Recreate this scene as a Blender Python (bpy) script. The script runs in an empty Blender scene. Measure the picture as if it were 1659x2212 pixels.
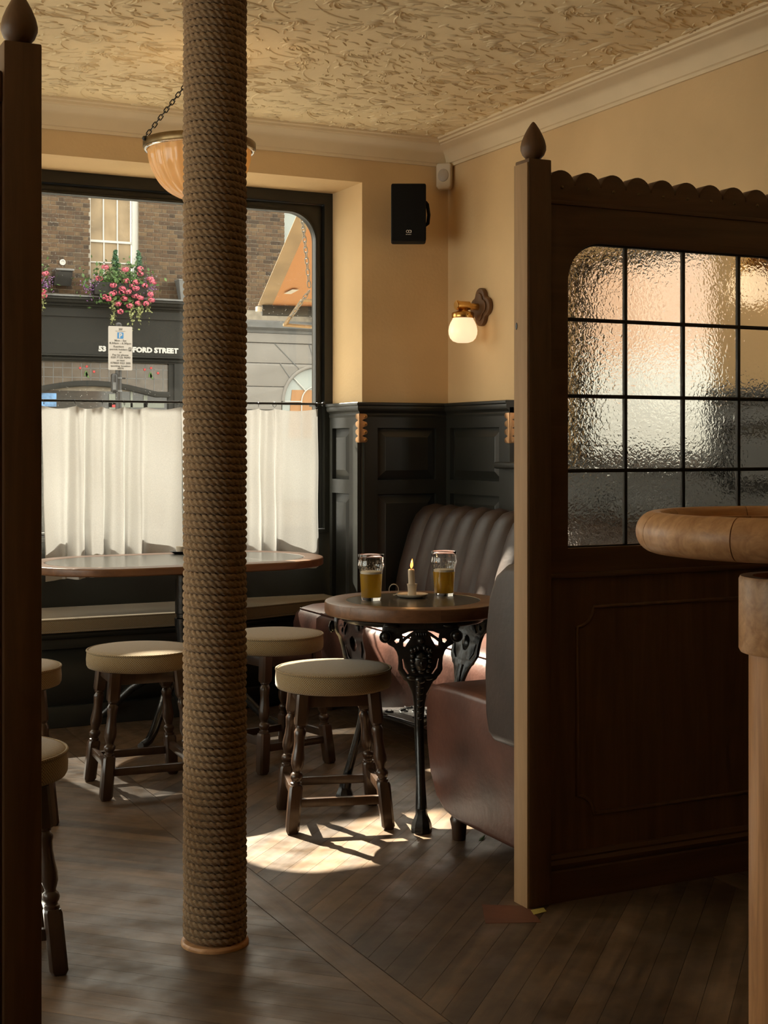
import bpy, bmesh, math, random
import numpy as np
from mathutils import Vector, Matrix

random.seed(7)
rng = np.random.default_rng(7)
PI = math.pi
SC = bpy.context.scene
COL = SC.collection

# ------------------------------------------------------------------ camera, world, sun, exposure
CAM_H = 1.30
HEAD = math.radians(26.0)
cam_d = bpy.data.cameras.new('camera')
cam_d.sensor_fit = 'HORIZONTAL'
cam_d.sensor_width = 36.0
cam_d.lens = 36.0 * 3056.0 / 1659.0
cam_d.shift_y = -146.0 / 1659.0
cam_d.clip_start = 0.05
cam_d.clip_end = 200
cam = bpy.data.objects.new('camera', cam_d)
cam.location = (0, 0, CAM_H)
cam.rotation_euler = (PI / 2, 0, -HEAD)
COL.objects.link(cam)
SC.camera = cam

SKY = 4.3
SUN = 38.0
SUN_S = (0.235, -1.20)        # horizontal travel of sunlight per metre of fall
world = bpy.data.worlds.new('sky')
SC.world = world
world.use_nodes = True
bg = world.node_tree.nodes['Background']
bg.inputs[0].default_value = (1.0, 0.96, 0.89, 1)
bg.inputs[1].default_value = SKY

sun_d = bpy.data.lights.new('sun', 'SUN')
sun_d.energy = SUN
sun_d.angle = math.radians(0.55)
sun_d.color = (1.0, 0.93, 0.82)
sun = bpy.data.objects.new('sun', sun_d)
sun.rotation_euler = Vector((SUN_S[0], SUN_S[1], -1)).to_track_quat('-Z', 'Y').to_euler()
sun.location = (-2, 20, 15)
COL.objects.link(sun)

VS = SC.view_settings
VS.view_transform = 'Standard'
VS.look = 'None'
VS.exposure = 0.27
VS.gamma = 1.0
VS.use_curve_mapping = False
SC.cycles.use_denoising = True
SC.cycles.max_bounces = 9
SC.cycles.diffuse_bounces = 5
SC.cycles.use_adaptive_sampling = True
SC.cycles.adaptive_threshold = 0.03
SC.cycles.glossy_bounces = 4
SC.cycles.transmission_bounces = 8
SC.cycles.transparent_max_bounces = 12
SC.cycles.sample_clamp_indirect = 6.0
SC.cycles.caustics_reflective = False

def portal(name, loc, rot, sx, sy):
    d = bpy.data.lights.new(name, 'AREA')
    d.shape = 'RECTANGLE'; d.size = sx; d.size_y = sy
    d.cycles.is_portal = True
    o = bpy.data.objects.new(name, d)
    o.location = loc; o.rotation_euler = rot
    COL.objects.link(o)

# ------------------------------------------------------------------ room measures
YW, YG = 6.55, 6.97            # window wall inner face, window plane
XR = 3.57                      # right wall inner face
CEIL = 2.88
XL, YB = -2.4, -2.6            # far left wall, wall behind the camera
WX0, WX1 = 0.89, 3.07          # window recess of the window wall
WTOP = 2.64
RY0, RY1, RTOP, RSILL = 4.40, 5.88, 2.207, 1.21   # recess in the right wall
DADO = 1.515

# sampling guides at the window openings (they emit nothing themselves)
portal('portal_back', ((WX0 + WX1) / 2, YG + 0.12, 1.7), (-PI / 2, 0, 0), WX1 - WX0, 1.9)
portal('portal_back_2', (-0.7, YG + 0.12, 1.6), (-PI / 2, 0, 0), 2.1, 2.1)
portal('portal_left', (XL - 0.33, 4.25, 1.6), (0, -PI / 2, 0), 2.0, 3.9)
portal('portal_right', (XR + 0.41, (RY0 + RY1) / 2, 1.7), (0, PI / 2, 0), 1.0, 1.5)

# ------------------------------------------------------------------ materials
def new_mat(name):
    m = bpy.data.materials.new(name)
    m.use_nodes = True
    return m, m.node_tree.nodes, m.node_tree.links, m.node_tree.nodes['Principled BSDF']

def setp(b, **k):
    names = dict(color='Base Color', rough='Roughness', metal='Metallic', spec='Specular IOR Level', ior='IOR',
                 trans='Transmission Weight', coat='Coat Weight', coatr='Coat Roughness', sheen='Sheen Weight',
                 ecol='Emission Color', estr='Emission Strength', sss='Subsurface Weight', alpha='Alpha')
    for kk, v in k.items():
        s = b.inputs[names[kk]]
        if kk in ('color', 'ecol') and len(v) == 3:
            v = (*v, 1)
        s.default_value = v

def N(nt, typ, **k):
    n = nt.new(typ)
    for a, v in k.items():
        setattr(n, a, v)
    return n

def ramp(nt, pts):
    r = nt.new('ShaderNodeValToRGB')
    el = r.color_ramp.elements
    while len(el) < len(pts):
        el.new(0.5)
    for e, (p, c) in zip(el, pts):
        e.position = p
        e.color = (*c, 1) if len(c) == 3 else c
    return r

def simple(name, color, rough=0.5, bump=0.0, bscale=40, vary=0.0, vscale=6, detail=4, **k):
    """Procedural colour with noise variation and a fine bump."""
    m, nt, ln, b = new_mat(name)
    setp(b, color=color, rough=rough, **k)
    tc = N(nt, 'ShaderNodeTexCoord')
    if vary:
        no = N(nt, 'ShaderNodeTexNoise'); no.inputs['Scale'].default_value = vscale; no.inputs['Detail'].default_value = detail
        ln.new(tc.outputs['Object'], no.inputs['Vector'])
        c = color
        r = ramp(nt, [(0.3, tuple(x * (1 - vary) for x in c)), (0.7, tuple(min(1, x * (1 + vary)) for x in c))])
        ln.new(no.outputs['Fac'], r.inputs[0]); ln.new(r.outputs[0], b.inputs['Base Color'])
    if bump:
        n2 = N(nt, 'ShaderNodeTexNoise'); n2.inputs['Scale'].default_value = bscale; n2.inputs['Detail'].default_value = 5
        ln.new(tc.outputs['Object'], n2.inputs['Vector'])
        bp = N(nt, 'ShaderNodeBump'); bp.inputs['Strength'].default_value = bump; bp.inputs['Distance'].default_value = 0.004
        ln.new(n2.outputs['Fac'], bp.inputs['Height']); ln.new(bp.outputs[0], b.inputs['Normal'])
    return m

def wood(name, c1, c2, axis='Z', scale=9.0, rough=0.45, bump=0.15, rnd=0.0, coat=0.0, stretch=14):
    m, nt, ln, b = new_mat(name)
    setp(b, rough=rough, coat=coat, coatr=0.25)
    tc = N(nt, 'ShaderNodeTexCoord'); mp = N(nt, 'ShaderNodeMapping')
    s = [scale * stretch] * 3
    s['XYZ'.index(axis)] = scale
    mp.inputs['Scale'].default_value = s
    ln.new(tc.outputs['Object'], mp.inputs['Vector'])
    oi = N(nt, 'ShaderNodeObjectInfo')
    cb = N(nt, 'ShaderNodeCombineXYZ'); mu = N(nt, 'ShaderNodeMath', operation='MULTIPLY'); mu.inputs[1].default_value = 37.0
    ln.new(oi.outputs['Random'], mu.inputs[0])
    for i in range(3): ln.new(mu.outputs[0], cb.inputs[i])
    ad = N(nt, 'ShaderNodeVectorMath', operation='ADD')
    ln.new(mp.outputs[0], ad.inputs[0]); ln.new(cb.outputs[0], ad.inputs[1])
    no = N(nt, 'ShaderNodeTexNoise'); no.inputs['Scale'].default_value = 0.35; no.inputs['Detail'].default_value = 7; no.inputs['Roughness'].default_value = 0.62; no.inputs['Distortion'].default_value = 0.6
    ln.new(ad.outputs[0], no.inputs['Vector'])
    r = ramp(nt, [(0.28, c1), (0.72, c2)])
    ln.new(no.outputs['Fac'], r.inputs[0])
    out = r.outputs[0]
    if rnd:
        hs = N(nt, 'ShaderNodeHueSaturation')
        mr = N(nt, 'ShaderNodeMapRange'); mr.inputs['To Min'].default_value = 1 - rnd; mr.inputs['To Max'].default_value = 1 + rnd
        ln.new(oi.outputs['Random'], mr.inputs['Value']); ln.new(mr.outputs[0], hs.inputs['Value']); ln.new(out, hs.inputs['Color'])
        out = hs.outputs[0]
    ln.new(out, b.inputs['Base Color'])
    bp = N(nt, 'ShaderNodeBump'); bp.inputs['Strength'].default_value = bump; bp.inputs['Distance'].default_value = 0.003
    ln.new(no.outputs['Fac'], bp.inputs['Height']); ln.new(bp.outputs[0], b.inputs['Normal'])
    return m

def tweed(name, ca, cb_, cc, pitch=0.0042):
    m, nt, ln, b = new_mat(name)
    setp(b, rough=0.95, sheen=0.25, spec=0.15)
    uv = N(nt, 'ShaderNodeUVMap')
    k = 2 * PI / pitch
    mp = N(nt, 'ShaderNodeMapping'); mp.inputs['Scale'].default_value = (1 / pitch, 1 / pitch, 1)
    ln.new(uv.outputs[0], mp.inputs['Vector'])
    ck = N(nt, 'ShaderNodeTexChecker'); ck.inputs['Scale'].default_value = 1.0
    ck.inputs['Color1'].default_value = (*ca, 1); ck.inputs['Color2'].default_value = (*cb_, 1)
    ln.new(mp.outputs[0], ck.inputs['Vector'])
    no = N(nt, 'ShaderNodeTexNoise'); no.inputs['Scale'].default_value = 0.7; no.inputs['Detail'].default_value = 3
    ln.new(mp.outputs[0], no.inputs['Vector'])
    mx = N(nt, 'ShaderNodeMix', data_type='RGBA'); mx.inputs[7].default_value = (*cc, 1)
    r = ramp(nt, [(0.45, (0, 0, 0)), (0.75, (0.7, 0.7, 0.7))]); ln.new(no.outputs['Fac'], r.inputs[0])
    ln.new(r.outputs[0], mx.inputs[0]); ln.new(ck.outputs[0], mx.inputs[6]); ln.new(mx.outputs[2], b.inputs['Base Color'])
    bp = N(nt, 'ShaderNodeBump'); bp.inputs['Strength'].default_value = 0.6; bp.inputs['Distance'].default_value = 0.0015
    ln.new(ck.outputs['Fac'], bp.inputs['Height']); ln.new(bp.outputs[0], b.inputs['Normal'])
    return m

def thin_glass(name, tint=(0.93, 0.95, 0.92), dust=0.0):
    m, nt, ln, b = new_mat(name)
    nt.remove(b)
    out = nt['Material Output']
    tr = N(nt, 'ShaderNodeBsdfTransparent'); tr.inputs[0].default_value = (*tint, 1)
    gl = N(nt, 'ShaderNodeBsdfGlossy'); gl.inputs['Roughness'].default_value = 0.02
    lw = N(nt, 'ShaderNodeLayerWeight')
    pw = N(nt, 'ShaderNodeMath', operation='POWER'); pw.inputs[1].default_value = 5.0; ln.new(lw.outputs['Facing'], pw.inputs[0])
    fr = N(nt, 'ShaderNodeMath', operation='MULTIPLY_ADD'); fr.inputs[1].default_value = 0.9; fr.inputs[2].default_value = 0.025; ln.new(pw.outputs[0], fr.inputs[0])
    mx = N(nt, 'ShaderNodeMixShader')
    ln.new(fr.outputs[0], mx.inputs[0]); ln.new(tr.outputs[0], mx.inputs[1]); ln.new(gl.outputs[0], mx.inputs[2])
    last = mx
    if dust:
        tc = N(nt, 'ShaderNodeTexCoord')
        vo = N(nt, 'ShaderNodeTexVoronoi'); vo.inputs['Scale'].default_value = 60
        ln.new(tc.outputs['Object'], vo.inputs['Vector'])
        lt = N(nt, 'ShaderNodeMath', operation='LESS_THAN'); lt.inputs[1].default_value = 0.09
        ln.new(vo.outputs['Distance'], lt.inputs[0])
        no = N(nt, 'ShaderNodeTexNoise'); no.inputs['Scale'].default_value = 2.2
        ln.new(tc.outputs['Object'], no.inputs['Vector'])
        mu = N(nt, 'ShaderNodeMath', operation='MULTIPLY'); ln.new(lt.outputs[0], mu.inputs[0]); ln.new(no.outputs['Fac'], mu.inputs[1])
        mu2 = N(nt, 'ShaderNodeMath', operation='MULTIPLY'); mu2.inputs[1].default_value = dust; ln.new(mu.outputs[0], mu2.inputs[0])
        ad = N(nt, 'ShaderNodeMath', operation='ADD'); ad.inputs[1].default_value = 0.0012; ln.new(mu2.outputs[0], ad.inputs[0])
        tl = N(nt, 'ShaderNodeBsdfTranslucent'); tl.inputs[0].default_value = (0.9, 0.87, 0.8, 1)
        m2 = N(nt, 'ShaderNodeMixShader')
        ln.new(ad.outputs[0], m2.inputs[0]); ln.new(mx.outputs[0], m2.inputs[1]); ln.new(tl.outputs[0], m2.inputs[2])
        last = m2
    ln.new(last.outputs[0], out.inputs[0])
    return m

def emis(name, color, strength):
    m, nt, ln, b = new_mat(name)
    setp(b, color=color, rough=0.3, ecol=color, estr=strength)
    return m

M = {}
M['plaster'] = simple('plaster', (0.67, 0.48, 0.262), 0.9, bump=0.25, bscale=60, vary=0.10, vscale=1.6)
M['ceiling'] = simple('ceiling_paint', (0.84, 0.70, 0.45), 0.75, bump=0.15, bscale=40, vary=0.05, vscale=3)
M['cornice'] = simple('cornice_paint', (0.74, 0.61, 0.41), 0.7, bump=0.15, bscale=50, vary=0.06, vscale=3)
M['dado'] = simple('black_green_paint', (0.019, 0.0195, 0.016), 0.38, bump=0.1, bscale=25, vary=0.15, vscale=4)
M['frame'] = simple('window_frame_paint', (0.0125, 0.0125, 0.010), 0.32, bump=0.1, bscale=30, vary=0.15, vscale=4)
M['oak_v'] = wood('brown_oak_upright', (0.085, 0.040, 0.016), (0.17, 0.085, 0.036), 'Z', 5, 0.5, 0.2)
M['oak_lit'] = wood('lit_oak_face', (0.32, 0.19, 0.088), (0.45, 0.28, 0.14), 'Z', 5, 0.6, 0.2)  # brown oak made paler to carry the light on one side
M['oak_h'] = wood('brown_oak_level', (0.075, 0.034, 0.013), (0.14, 0.066, 0.027), 'X', 5, 0.5, 0.2)
M['bar_oak'] = wood('honey_oak_level', (0.40, 0.19, 0.075), (0.74, 0.43, 0.21), 'X', 9, 0.42, 0.2)
M['bar_oak_v'] = wood('honey_oak_upright', (0.38, 0.175, 0.065), (0.72, 0.38, 0.165), 'Z', 9, 0.42, 0.2)
M['table_oak'] = wood('table_edge_oak', (0.10, 0.045, 0.02), (0.20, 0.095, 0.045), 'X', 7, 0.38, 0.15)
M['stool_wood'] = wood('dark_stool_wood', (0.028, 0.014, 0.007), (0.062, 0.031, 0.016), 'Z', 7, 0.28, 0.1, coat=0.3)
M['floor'] = wood('floor_board_oak', (0.050, 0.032, 0.019), (0.165, 0.108, 0.064), 'Y', 3.2, 0.42, 0.5, rnd=0.22, stretch=14)
m = M['floor']; nt, ln = m.node_tree.nodes, m.node_tree.links
b = nt['Principled BSDF']
src = b.inputs['Base Color'].links[0].from_socket
ge = N(nt, 'ShaderNodeNewGeometry')
no = N(nt, 'ShaderNodeTexNoise'); no.inputs['Scale'].default_value = 2.6; no.inputs['Detail'].default_value = 8; no.inputs['Roughness'].default_value = 0.7
ln.new(ge.outputs['Position'], no.inputs['Vector'])
r = ramp(nt, [(0.30, (0.55, 0.53, 0.52)), (0.72, (1.35, 1.32, 1.28))]); ln.new(no.outputs['Fac'], r.inputs[0])
mx = N(nt, 'ShaderNodeMix', data_type='RGBA', blend_type='MULTIPLY'); mx.inputs[0].default_value = 1.0
ln.new(src, mx.inputs[6]); ln.new(r.outputs[0], mx.inputs[7]); ln.new(mx.outputs[2], b.inputs['Base Color'])
n2 = N(nt, 'ShaderNodeTexNoise'); n2.inputs['Scale'].default_value = 9; n2.inputs['Detail'].default_value = 6
ln.new(ge.outputs['Position'], n2.inputs['Vector'])
mr = N(nt, 'ShaderNodeMapRange'); mr.inputs['From Min'].default_value = 0.3; mr.inputs['From Max'].default_value = 0.7; mr.inputs['To Min'].default_value = 0.30; mr.inputs['To Max'].default_value = 0.62
ln.new(n2.outputs['Fac'], mr.inputs['Value']); ln.new(mr.outputs[0], b.inputs['Roughness'])
M['subfloor'] = simple('dark_joint', (0.02, 0.013, 0.008), 0.9, vary=0.2)
M['leather'] = simple('aged_leather', (0.098, 0.042, 0.030), 0.36, bump=0.25, bscale=55, vary=0.55, vscale=5, detail=8)
M['leather_dark'] = simple('dark_leather', (0.034, 0.019, 0.0135), 0.5, bump=0.2, bscale=55, vary=0.35, vscale=6, detail=6)
M['tweed'] = tweed('stool_tweed', (0.34, 0.25, 0.13), (0.13, 0.085, 0.04), (0.25, 0.21, 0.14))
M['bench_cloth'] = tweed('bench_tweed', (0.36, 0.27, 0.15), (0.17, 0.115, 0.06), (0.27, 0.22, 0.15))
M['iron'] = simple('black_gloss_iron', (0.012, 0.011, 0.010), 0.27, bump=0.3, bscale=45, coat=0.05)
M['black_metal'] = simple('black_metal', (0.012, 0.012, 0.012), 0.4, vary=0.2)
M['black_plastic'] = simple('black_plastic', (0.005, 0.005, 0.005), 0.85, spec=0.2, bump=0.3, bscale=400)
M['slate'] = simple('table_inlay', (0.07, 0.068, 0.058), 0.22, vary=0.15, vscale=9)
M['brass'] = simple('aged_brass', (0.62, 0.36, 0.11), 0.26, vary=0.25, vscale=18, metal=1.0)
M['bronze'] = simple('dull_bronze', (0.20, 0.14, 0.07), 0.38, vary=0.25, vscale=18, metal=1.0)
M['copper'] = simple('copper_strip', (0.45, 0.25, 0.12), 0.35, vary=0.2, vscale=20, metal=0.8)
M['white_plastic'] = simple('white_plastic', (0.62, 0.54, 0.42), 0.45, vary=0.03)
M['lens'] = simple('sensor_lens', (0.42, 0.36, 0.29), 0.3, bump=0.3, bscale=200)
M['ceramic'] = simple('white_ceramic', (0.72, 0.66, 0.56), 0.2, vary=0.03, coat=0.4)
M['logo'] = simple('logo_print', (0.8, 0.76, 0.7), 0.6, vary=0.02)
M['lead'] = simple('lead_came', (0.012, 0.010, 0.008), 0.5, bump=0.2)
M['white_paint'] = simple('white_paint', (0.40, 0.40, 0.385), 0.5, vary=0.04)
M['shop_paint'] = simple('dark_shop_paint', (0.010, 0.010, 0.008), 0.6, spec=0.25, vary=0.12, vscale=3)
M['stucco'] = simple('pale_stucco', (0.17, 0.162, 0.15), 0.8, bump=0.1, vary=0.05, vscale=3)
M['lead_flashing'] = simple('lead_flashing', (0.105, 0.11, 0.112), 0.5, vary=0.15, vscale=8)
M['mortar'] = simple('mortar', (0.21, 0.185, 0.145), 0.95, vary=0.2, vscale=10)
M['blind'] = simple('blind_cloth', (0.22, 0.165, 0.10), 0.8, vary=0.3, vscale=3)
M['dark_glass'] = simple('dark_window_glass', (0.03, 0.032, 0.03), 0.08, vary=0.3, vscale=1.5)
M['grey_glass'] = simple('pale_window_glass', (0.22, 0.25, 0.24), 0.08, vary=0.2, vscale=1.5)
M['leaded_glass'] = simple('leaded_glass', (0.07, 0.057, 0.043), 0.2, bump=0.3, bscale=60, vary=0.3, vscale=7)
M['sage_paint'] = simple('sage_paint', (0.14, 0.155, 0.13), 0.5, vary=0.05)
M['sign_white'] = simple('sign_white', (0.31, 0.29, 0.265), 0.5, vary=0.02)
M['sign_blue'] = simple('sign_blue', (0.012, 0.12, 0.28), 0.5, vary=0.02)
M['sign_black'] = simple('sign_black', (0.05, 0.045, 0.04), 0.5, vary=0.05)
M['red'] = simple('red_label', (0.35, 0.03, 0.03), 0.5, vary=0.05)
M['pavement'] = simple('pavement', (0.26, 0.24, 0.20), 0.9, bump=0.2, vary=0.15, vscale=2)
M['road'] = simple('road', (0.12, 0.12, 0.115), 0.9, bump=0.3, vary=0.15, vscale=2)
M['leaf'] = simple('green_leaf', (0.05, 0.11, 0.022), 0.6, vary=0.5, vscale=20)
M['ivy'] = simple('pale_ivy', (0.19, 0.21, 0.08), 0.6, vary=0.4, vscale=20)
M['conifer'] = simple('conifer_green', (0.03, 0.09, 0.04), 0.7, vary=0.4, vscale=30)
M['pink'] = simple('pink_petal', (0.42, 0.075, 0.12), 0.6, vary=0.25, vscale=30)
M['purple'] = simple('purple_petal', (0.21, 0.095, 0.26), 0.6, vary=0.25, vscale=30)
M['glass'] = thin_glass('window_glass', (0.92, 0.92, 0.88), dust=0.15)
M['glass_plain'] = thin_glass('plain_window_glass')
M['wax'] = simple('candle_wax', (0.86, 0.76, 0.62), 0.5, vary=0.03, sss=0.0)
M['wick'] = simple('wick', (0.02, 0.015, 0.01), 0.9, vary=0.1)
M['flame'] = emis('flame', (1.0, 0.28, 0.04), 5.0)
M['opal'] = emis('lit_opal_glass', (1.0, 0.74, 0.46), 0.75)
M['flyer'] = simple('blue_flyer', (0.10, 0.22, 0.42), 0.5, vary=0.6, vscale=9)
M['salmon'] = simple('salmon_render', (0.15, 0.077, 0.040), 0.85, vary=0.15, vscale=1.2)
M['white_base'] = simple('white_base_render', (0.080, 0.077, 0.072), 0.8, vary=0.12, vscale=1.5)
M['scrap'] = simple('yellow_scrap', (0.45, 0.36, 0.08), 0.8, vary=0.2)
M['patch'] = simple('red_floor_patch', (0.14, 0.05, 0.025), 0.6, bump=0.2, vary=0.3)

# bowl of the pendant: ribbed opal glass, tan
m, nt, ln, b = new_mat('pendant_opal')
setp(b, color=(0.80, 0.56, 0.32), rough=0.16, coat=0.6)
no = N(nt, 'ShaderNodeTexNoise'); no.inputs['Scale'].default_value = 5
tc = N(nt, 'ShaderNodeTexCoord'); ln.new(tc.outputs['Object'], no.inputs['Vector'])
r = ramp(nt, [(0.3, (0.76, 0.58, 0.33)), (0.7, (0.86, 0.67, 0.40))]); ln.new(no.outputs['Fac'], r.inputs[0]); ln.new(r.outputs[0], b.inputs['Base Color'])
tl = N(nt, 'ShaderNodeBsdfTranslucent'); tl.inputs[0].default_value = (0.84, 0.63, 0.34, 1)
mx = N(nt, 'ShaderNodeMixShader'); mx.inputs[0].default_value = 0.45
ln.new(b.outputs[0], mx.inputs[1]); ln.new(tl.outputs[0], mx.inputs[2]); ln.new(mx.outputs[0], nt['Material Output'].inputs[0])
M['bowl'] = m

# café curtain: woven cotton, translucent
m, nt, ln, b = new_mat('curtain_cotton')
setp(b, rough=0.9, spec=0.1)
tc = N(nt, 'ShaderNodeTexCoord')
no = N(nt, 'ShaderNodeTexNoise'); no.inputs['Scale'].default_value = 3
ln.new(tc.outputs['Object'], no.inputs['Vector'])
mp = N(nt, 'ShaderNodeMapping'); mp.inputs['Scale'].default_value = (260, 260, 260); ln.new(tc.outputs['Object'], mp.inputs['Vector'])
wv = N(nt, 'ShaderNodeTexNoise'); wv.inputs['Scale'].default_value = 1.0; ln.new(mp.outputs[0], wv.inputs['Vector'])
r = ramp(nt, [(0.3, (0.56, 0.555, 0.54)), (0.7, (0.64, 0.63, 0.61))]); ln.new(wv.outputs['Fac'], r.inputs[0]); ln.new(r.outputs[0], b.inputs['Base Color'])
tl = N(nt, 'ShaderNodeBsdfTranslucent'); ln.new(r.outputs[0], tl.inputs[0])
mx = N(nt, 'ShaderNodeMixShader'); mx.inputs[0].default_value = 0.115
ln.new(b.outputs[0], mx.inputs[1]); ln.new(tl.outputs[0], mx.inputs[2])
tr = N(nt, 'ShaderNodeBsdfTransparent')
m2 = N(nt, 'ShaderNodeMixShader'); m2.inputs[0].default_value = 0.13
ln.new(mx.outputs[0], m2.inputs[1]); ln.new(tr.outputs[0], m2.inputs[2])
ln.new(m2.outputs[0], nt['Material Output'].inputs[0])
M['curtain'] = m

# rope: twisted hemp with fibres
m, nt, ln, b = new_mat('hemp_rope')
setp(b, rough=0.95, spec=0.1, sheen=0.2)
tc = N(nt, 'ShaderNodeTexCoord')
mp = N(nt, 'ShaderNodeMapping'); mp.inputs['Scale'].default_value = (160, 160, 700); ln.new(tc.outputs['Object'], mp.inputs['Vector'])
no = N(nt, 'ShaderNodeTexNoise'); no.inputs['Scale'].default_value = 1; no.inputs['Detail'].default_value = 4; ln.new(mp.outputs[0], no.inputs['Vector'])
r = ramp(nt, [(0.3, (0.20, 0.125, 0.065)), (0.7, (0.37, 0.25, 0.145))]); ln.new(no.outputs['Fac'], r.inputs[0]); ln.new(r.outputs[0], b.inputs['Base Color'])
bp = N(nt, 'ShaderNodeBump'); bp.inputs['Strength'].default_value = 0.5; bp.inputs['Distance'].default_value = 0.002
ln.new(no.outputs['Fac'], bp.inputs['Height']); ln.new(bp.outputs[0], b.inputs['Normal'])
M['rope'] = m

# hammered obscure glass
m, nt, ln, b = new_mat('hammered_glass')
setp(b, color=(0.95, 0.93, 0.88), rough=0.06, trans=1.0, ior=1.35)
tc = N(nt, 'ShaderNodeTexCoord')
no = N(nt, 'ShaderNodeTexNoise'); no.inputs['Scale'].default_value = 75; no.inputs['Detail'].default_value = 1.5; no.inputs['Distortion'].default_value = 0.7
ln.new(tc.outputs['Object'], no.inputs['Vector'])
bp = N(nt, 'ShaderNodeBump'); bp.inputs['Strength'].default_value = 0.22; bp.inputs['Distance'].default_value = 0.006
ln.new(no.outputs['Fac'], bp.inputs['Height']); ln.new(bp.outputs[0], b.inputs['Normal'])
M['hammered'] = m

# pint glass, beer, foam
m, nt, ln, b = new_mat('clear_glass'); setp(b, color=(1, 1, 1), rough=0.0, trans=1.0, ior=1.45)
no = N(nt, 'ShaderNodeTexNoise'); no.inputs['Scale'].default_value = 3
r = ramp(nt, [(0, (0.97, 0.98, 0.97)), (1, (1, 1, 1))]); ln.new(no.outputs['Fac'], r.inputs[0]); ln.new(r.outputs[0], b.inputs['Base Color'])
M['clear'] = m
m, nt, ln, b = new_mat('pale_ale'); setp(b, rough=0.04, trans=1.0, ior=1.30)
no = N(nt, 'ShaderNodeTexNoise'); no.inputs['Scale'].default_value = 9
r = ramp(nt, [(0.3, (1.0, 0.72, 0.14)), (0.7, (1.0, 0.78, 0.20))]); ln.new(no.outputs['Fac'], r.inputs[0]); ln.new(r.outputs[0], b.inputs['Base Color'])
tl = N(nt, 'ShaderNodeBsdfTranslucent'); tl.inputs[0].default_value = (1.0, 0.60, 0.05, 1)
df = N(nt, 'ShaderNodeBsdfDiffuse'); df.inputs[0].default_value = (0.95, 0.54, 0.05, 1)
m1 = N(nt, 'ShaderNodeMixShader'); m1.inputs[0].default_value = 0.4
ln.new(tl.outputs[0], m1.inputs[1]); ln.new(df.outputs[0], m1.inputs[2])
mx = N(nt, 'ShaderNodeMixShader'); mx.inputs[0].default_value = 0.6
ln.new(b.outputs[0], mx.inputs[1]); ln.new(m1.outputs[0], mx.inputs[2]); ln.new(mx.outputs[0], nt['Material Output'].inputs[0])
M['beer'] = m
M['foam'] = simple('beer_foam', (0.86, 0.80, 0.66), 0.8, bump=0.5, bscale=300, vary=0.05)

# brick faces: per-piece tone
m, nt, ln, b = new_mat('stock_brick')
setp(b, rough=0.9, spec=0.2)
oi = N(nt, 'ShaderNodeObjectInfo'); ge = N(nt, 'ShaderNodeNewGeometry')
ad = N(nt, 'ShaderNodeMath', operation='ADD'); ln.new(oi.outputs['Random'], ad.inputs[0]); ln.new(ge.outputs['Random Per Island'], ad.inputs[1])
fr = N(nt, 'ShaderNodeMath', operation='FRACT'); ln.new(ad.outputs[0], fr.inputs[0])
r = ramp(nt, [(0.0, (0.034, 0.024, 0.017)), (0.25, (0.062, 0.038, 0.023)), (0.6, (0.083, 0.051, 0.029)), (0.85, (0.105, 0.069, 0.038)), (1.0, (0.052, 0.038, 0.028))])
ln.new(fr.outputs[0], r.inputs[0])
tc = N(nt, 'ShaderNodeTexCoord'); no = N(nt, 'ShaderNodeTexNoise'); no.inputs['Scale'].default_value = 30; no.inputs['Detail'].default_value = 5
ln.new(tc.outputs['Object'], no.inputs['Vector'])
mx = N(nt, 'ShaderNodeMix', data_type='RGBA', blend_type='MULTIPLY'); mx.inputs[0].default_value = 0.6
r2 = ramp(nt, [(0.3, (0.5, 0.5, 0.5)), (0.7, (1.2, 1.2, 1.2))]); ln.new(no.outputs['Fac'], r2.inputs[0])
ln.new(r.outputs[0], mx.inputs[6]); ln.new(r2.outputs[0], mx.inputs[7]); ln.new(mx.outputs[2], b.inputs['Base Color'])
M['brick'] = m

# awning canvas glowing when the sun stands on it
m, nt, ln, b = new_mat('awning_canvas'); setp(b, color=(0.62, 0.33, 0.14), rough=0.85)
tl = N(nt, 'ShaderNodeBsdfTranslucent'); tl.inputs[0].default_value = (0.62, 0.29, 0.10, 1)
tc = N(nt, 'ShaderNodeTexCoord'); wv = N(nt, 'ShaderNodeTexWave'); wv.inputs['Scale'].default_value = 30; wv.inputs['Distortion'].default_value = 1
ln.new(tc.outputs['Object'], wv.inputs['Vector'])
r = ramp(nt, [(0, (0.30, 0.155, 0.065)), (1, (0.36, 0.19, 0.085))]); ln.new(wv.outputs['Fac'], r.inputs[0]); ln.new(r.outputs[0], b.inputs['Base Color'])
mx = N(nt, 'ShaderNodeMixShader'); mx.inputs[0].default_value = 0.10
ln.new(b.outputs[0], mx.inputs[1]); ln.new(tl.outputs[0], mx.inputs[2]); ln.new(mx.outputs[0], nt['Material Output'].inputs[0])
M['canvas'] = m

# ------------------------------------------------------------------ mesh helpers
def mesh_from(verts, faces, name='m', smooth=False):
    me = bpy.data.meshes.new(name)
    me.from_pydata([tuple(v) for v in verts], [], faces)
    me.validate(); me.update()
    if smooth:
        me.polygons.foreach_set('use_smooth', [True] * len(me.polygons))
    return me

def mesh_np(V, F, name='m', smooth=True):
    """quads from numpy arrays"""
    me = bpy.data.meshes.new(name)
    V = np.asarray(V, np.float32); F = np.asarray(F, np.int32)
    n = F.shape[1]
    me.vertices.add(len(V)); me.vertices.foreach_set('co', V.ravel())
    me.loops.add(F.size); me.loops.foreach_set('vertex_index', F.ravel())
    me.polygons.add(len(F)); me.polygons.foreach_set('loop_start', np.arange(0, F.size, n, dtype=np.int32))
    me.update(calc_edges=True)
    me.validate()
    me.polygons.foreach_set('use_smooth', np.full(len(me.polygons), smooth))
    me.update()
    return me

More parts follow.
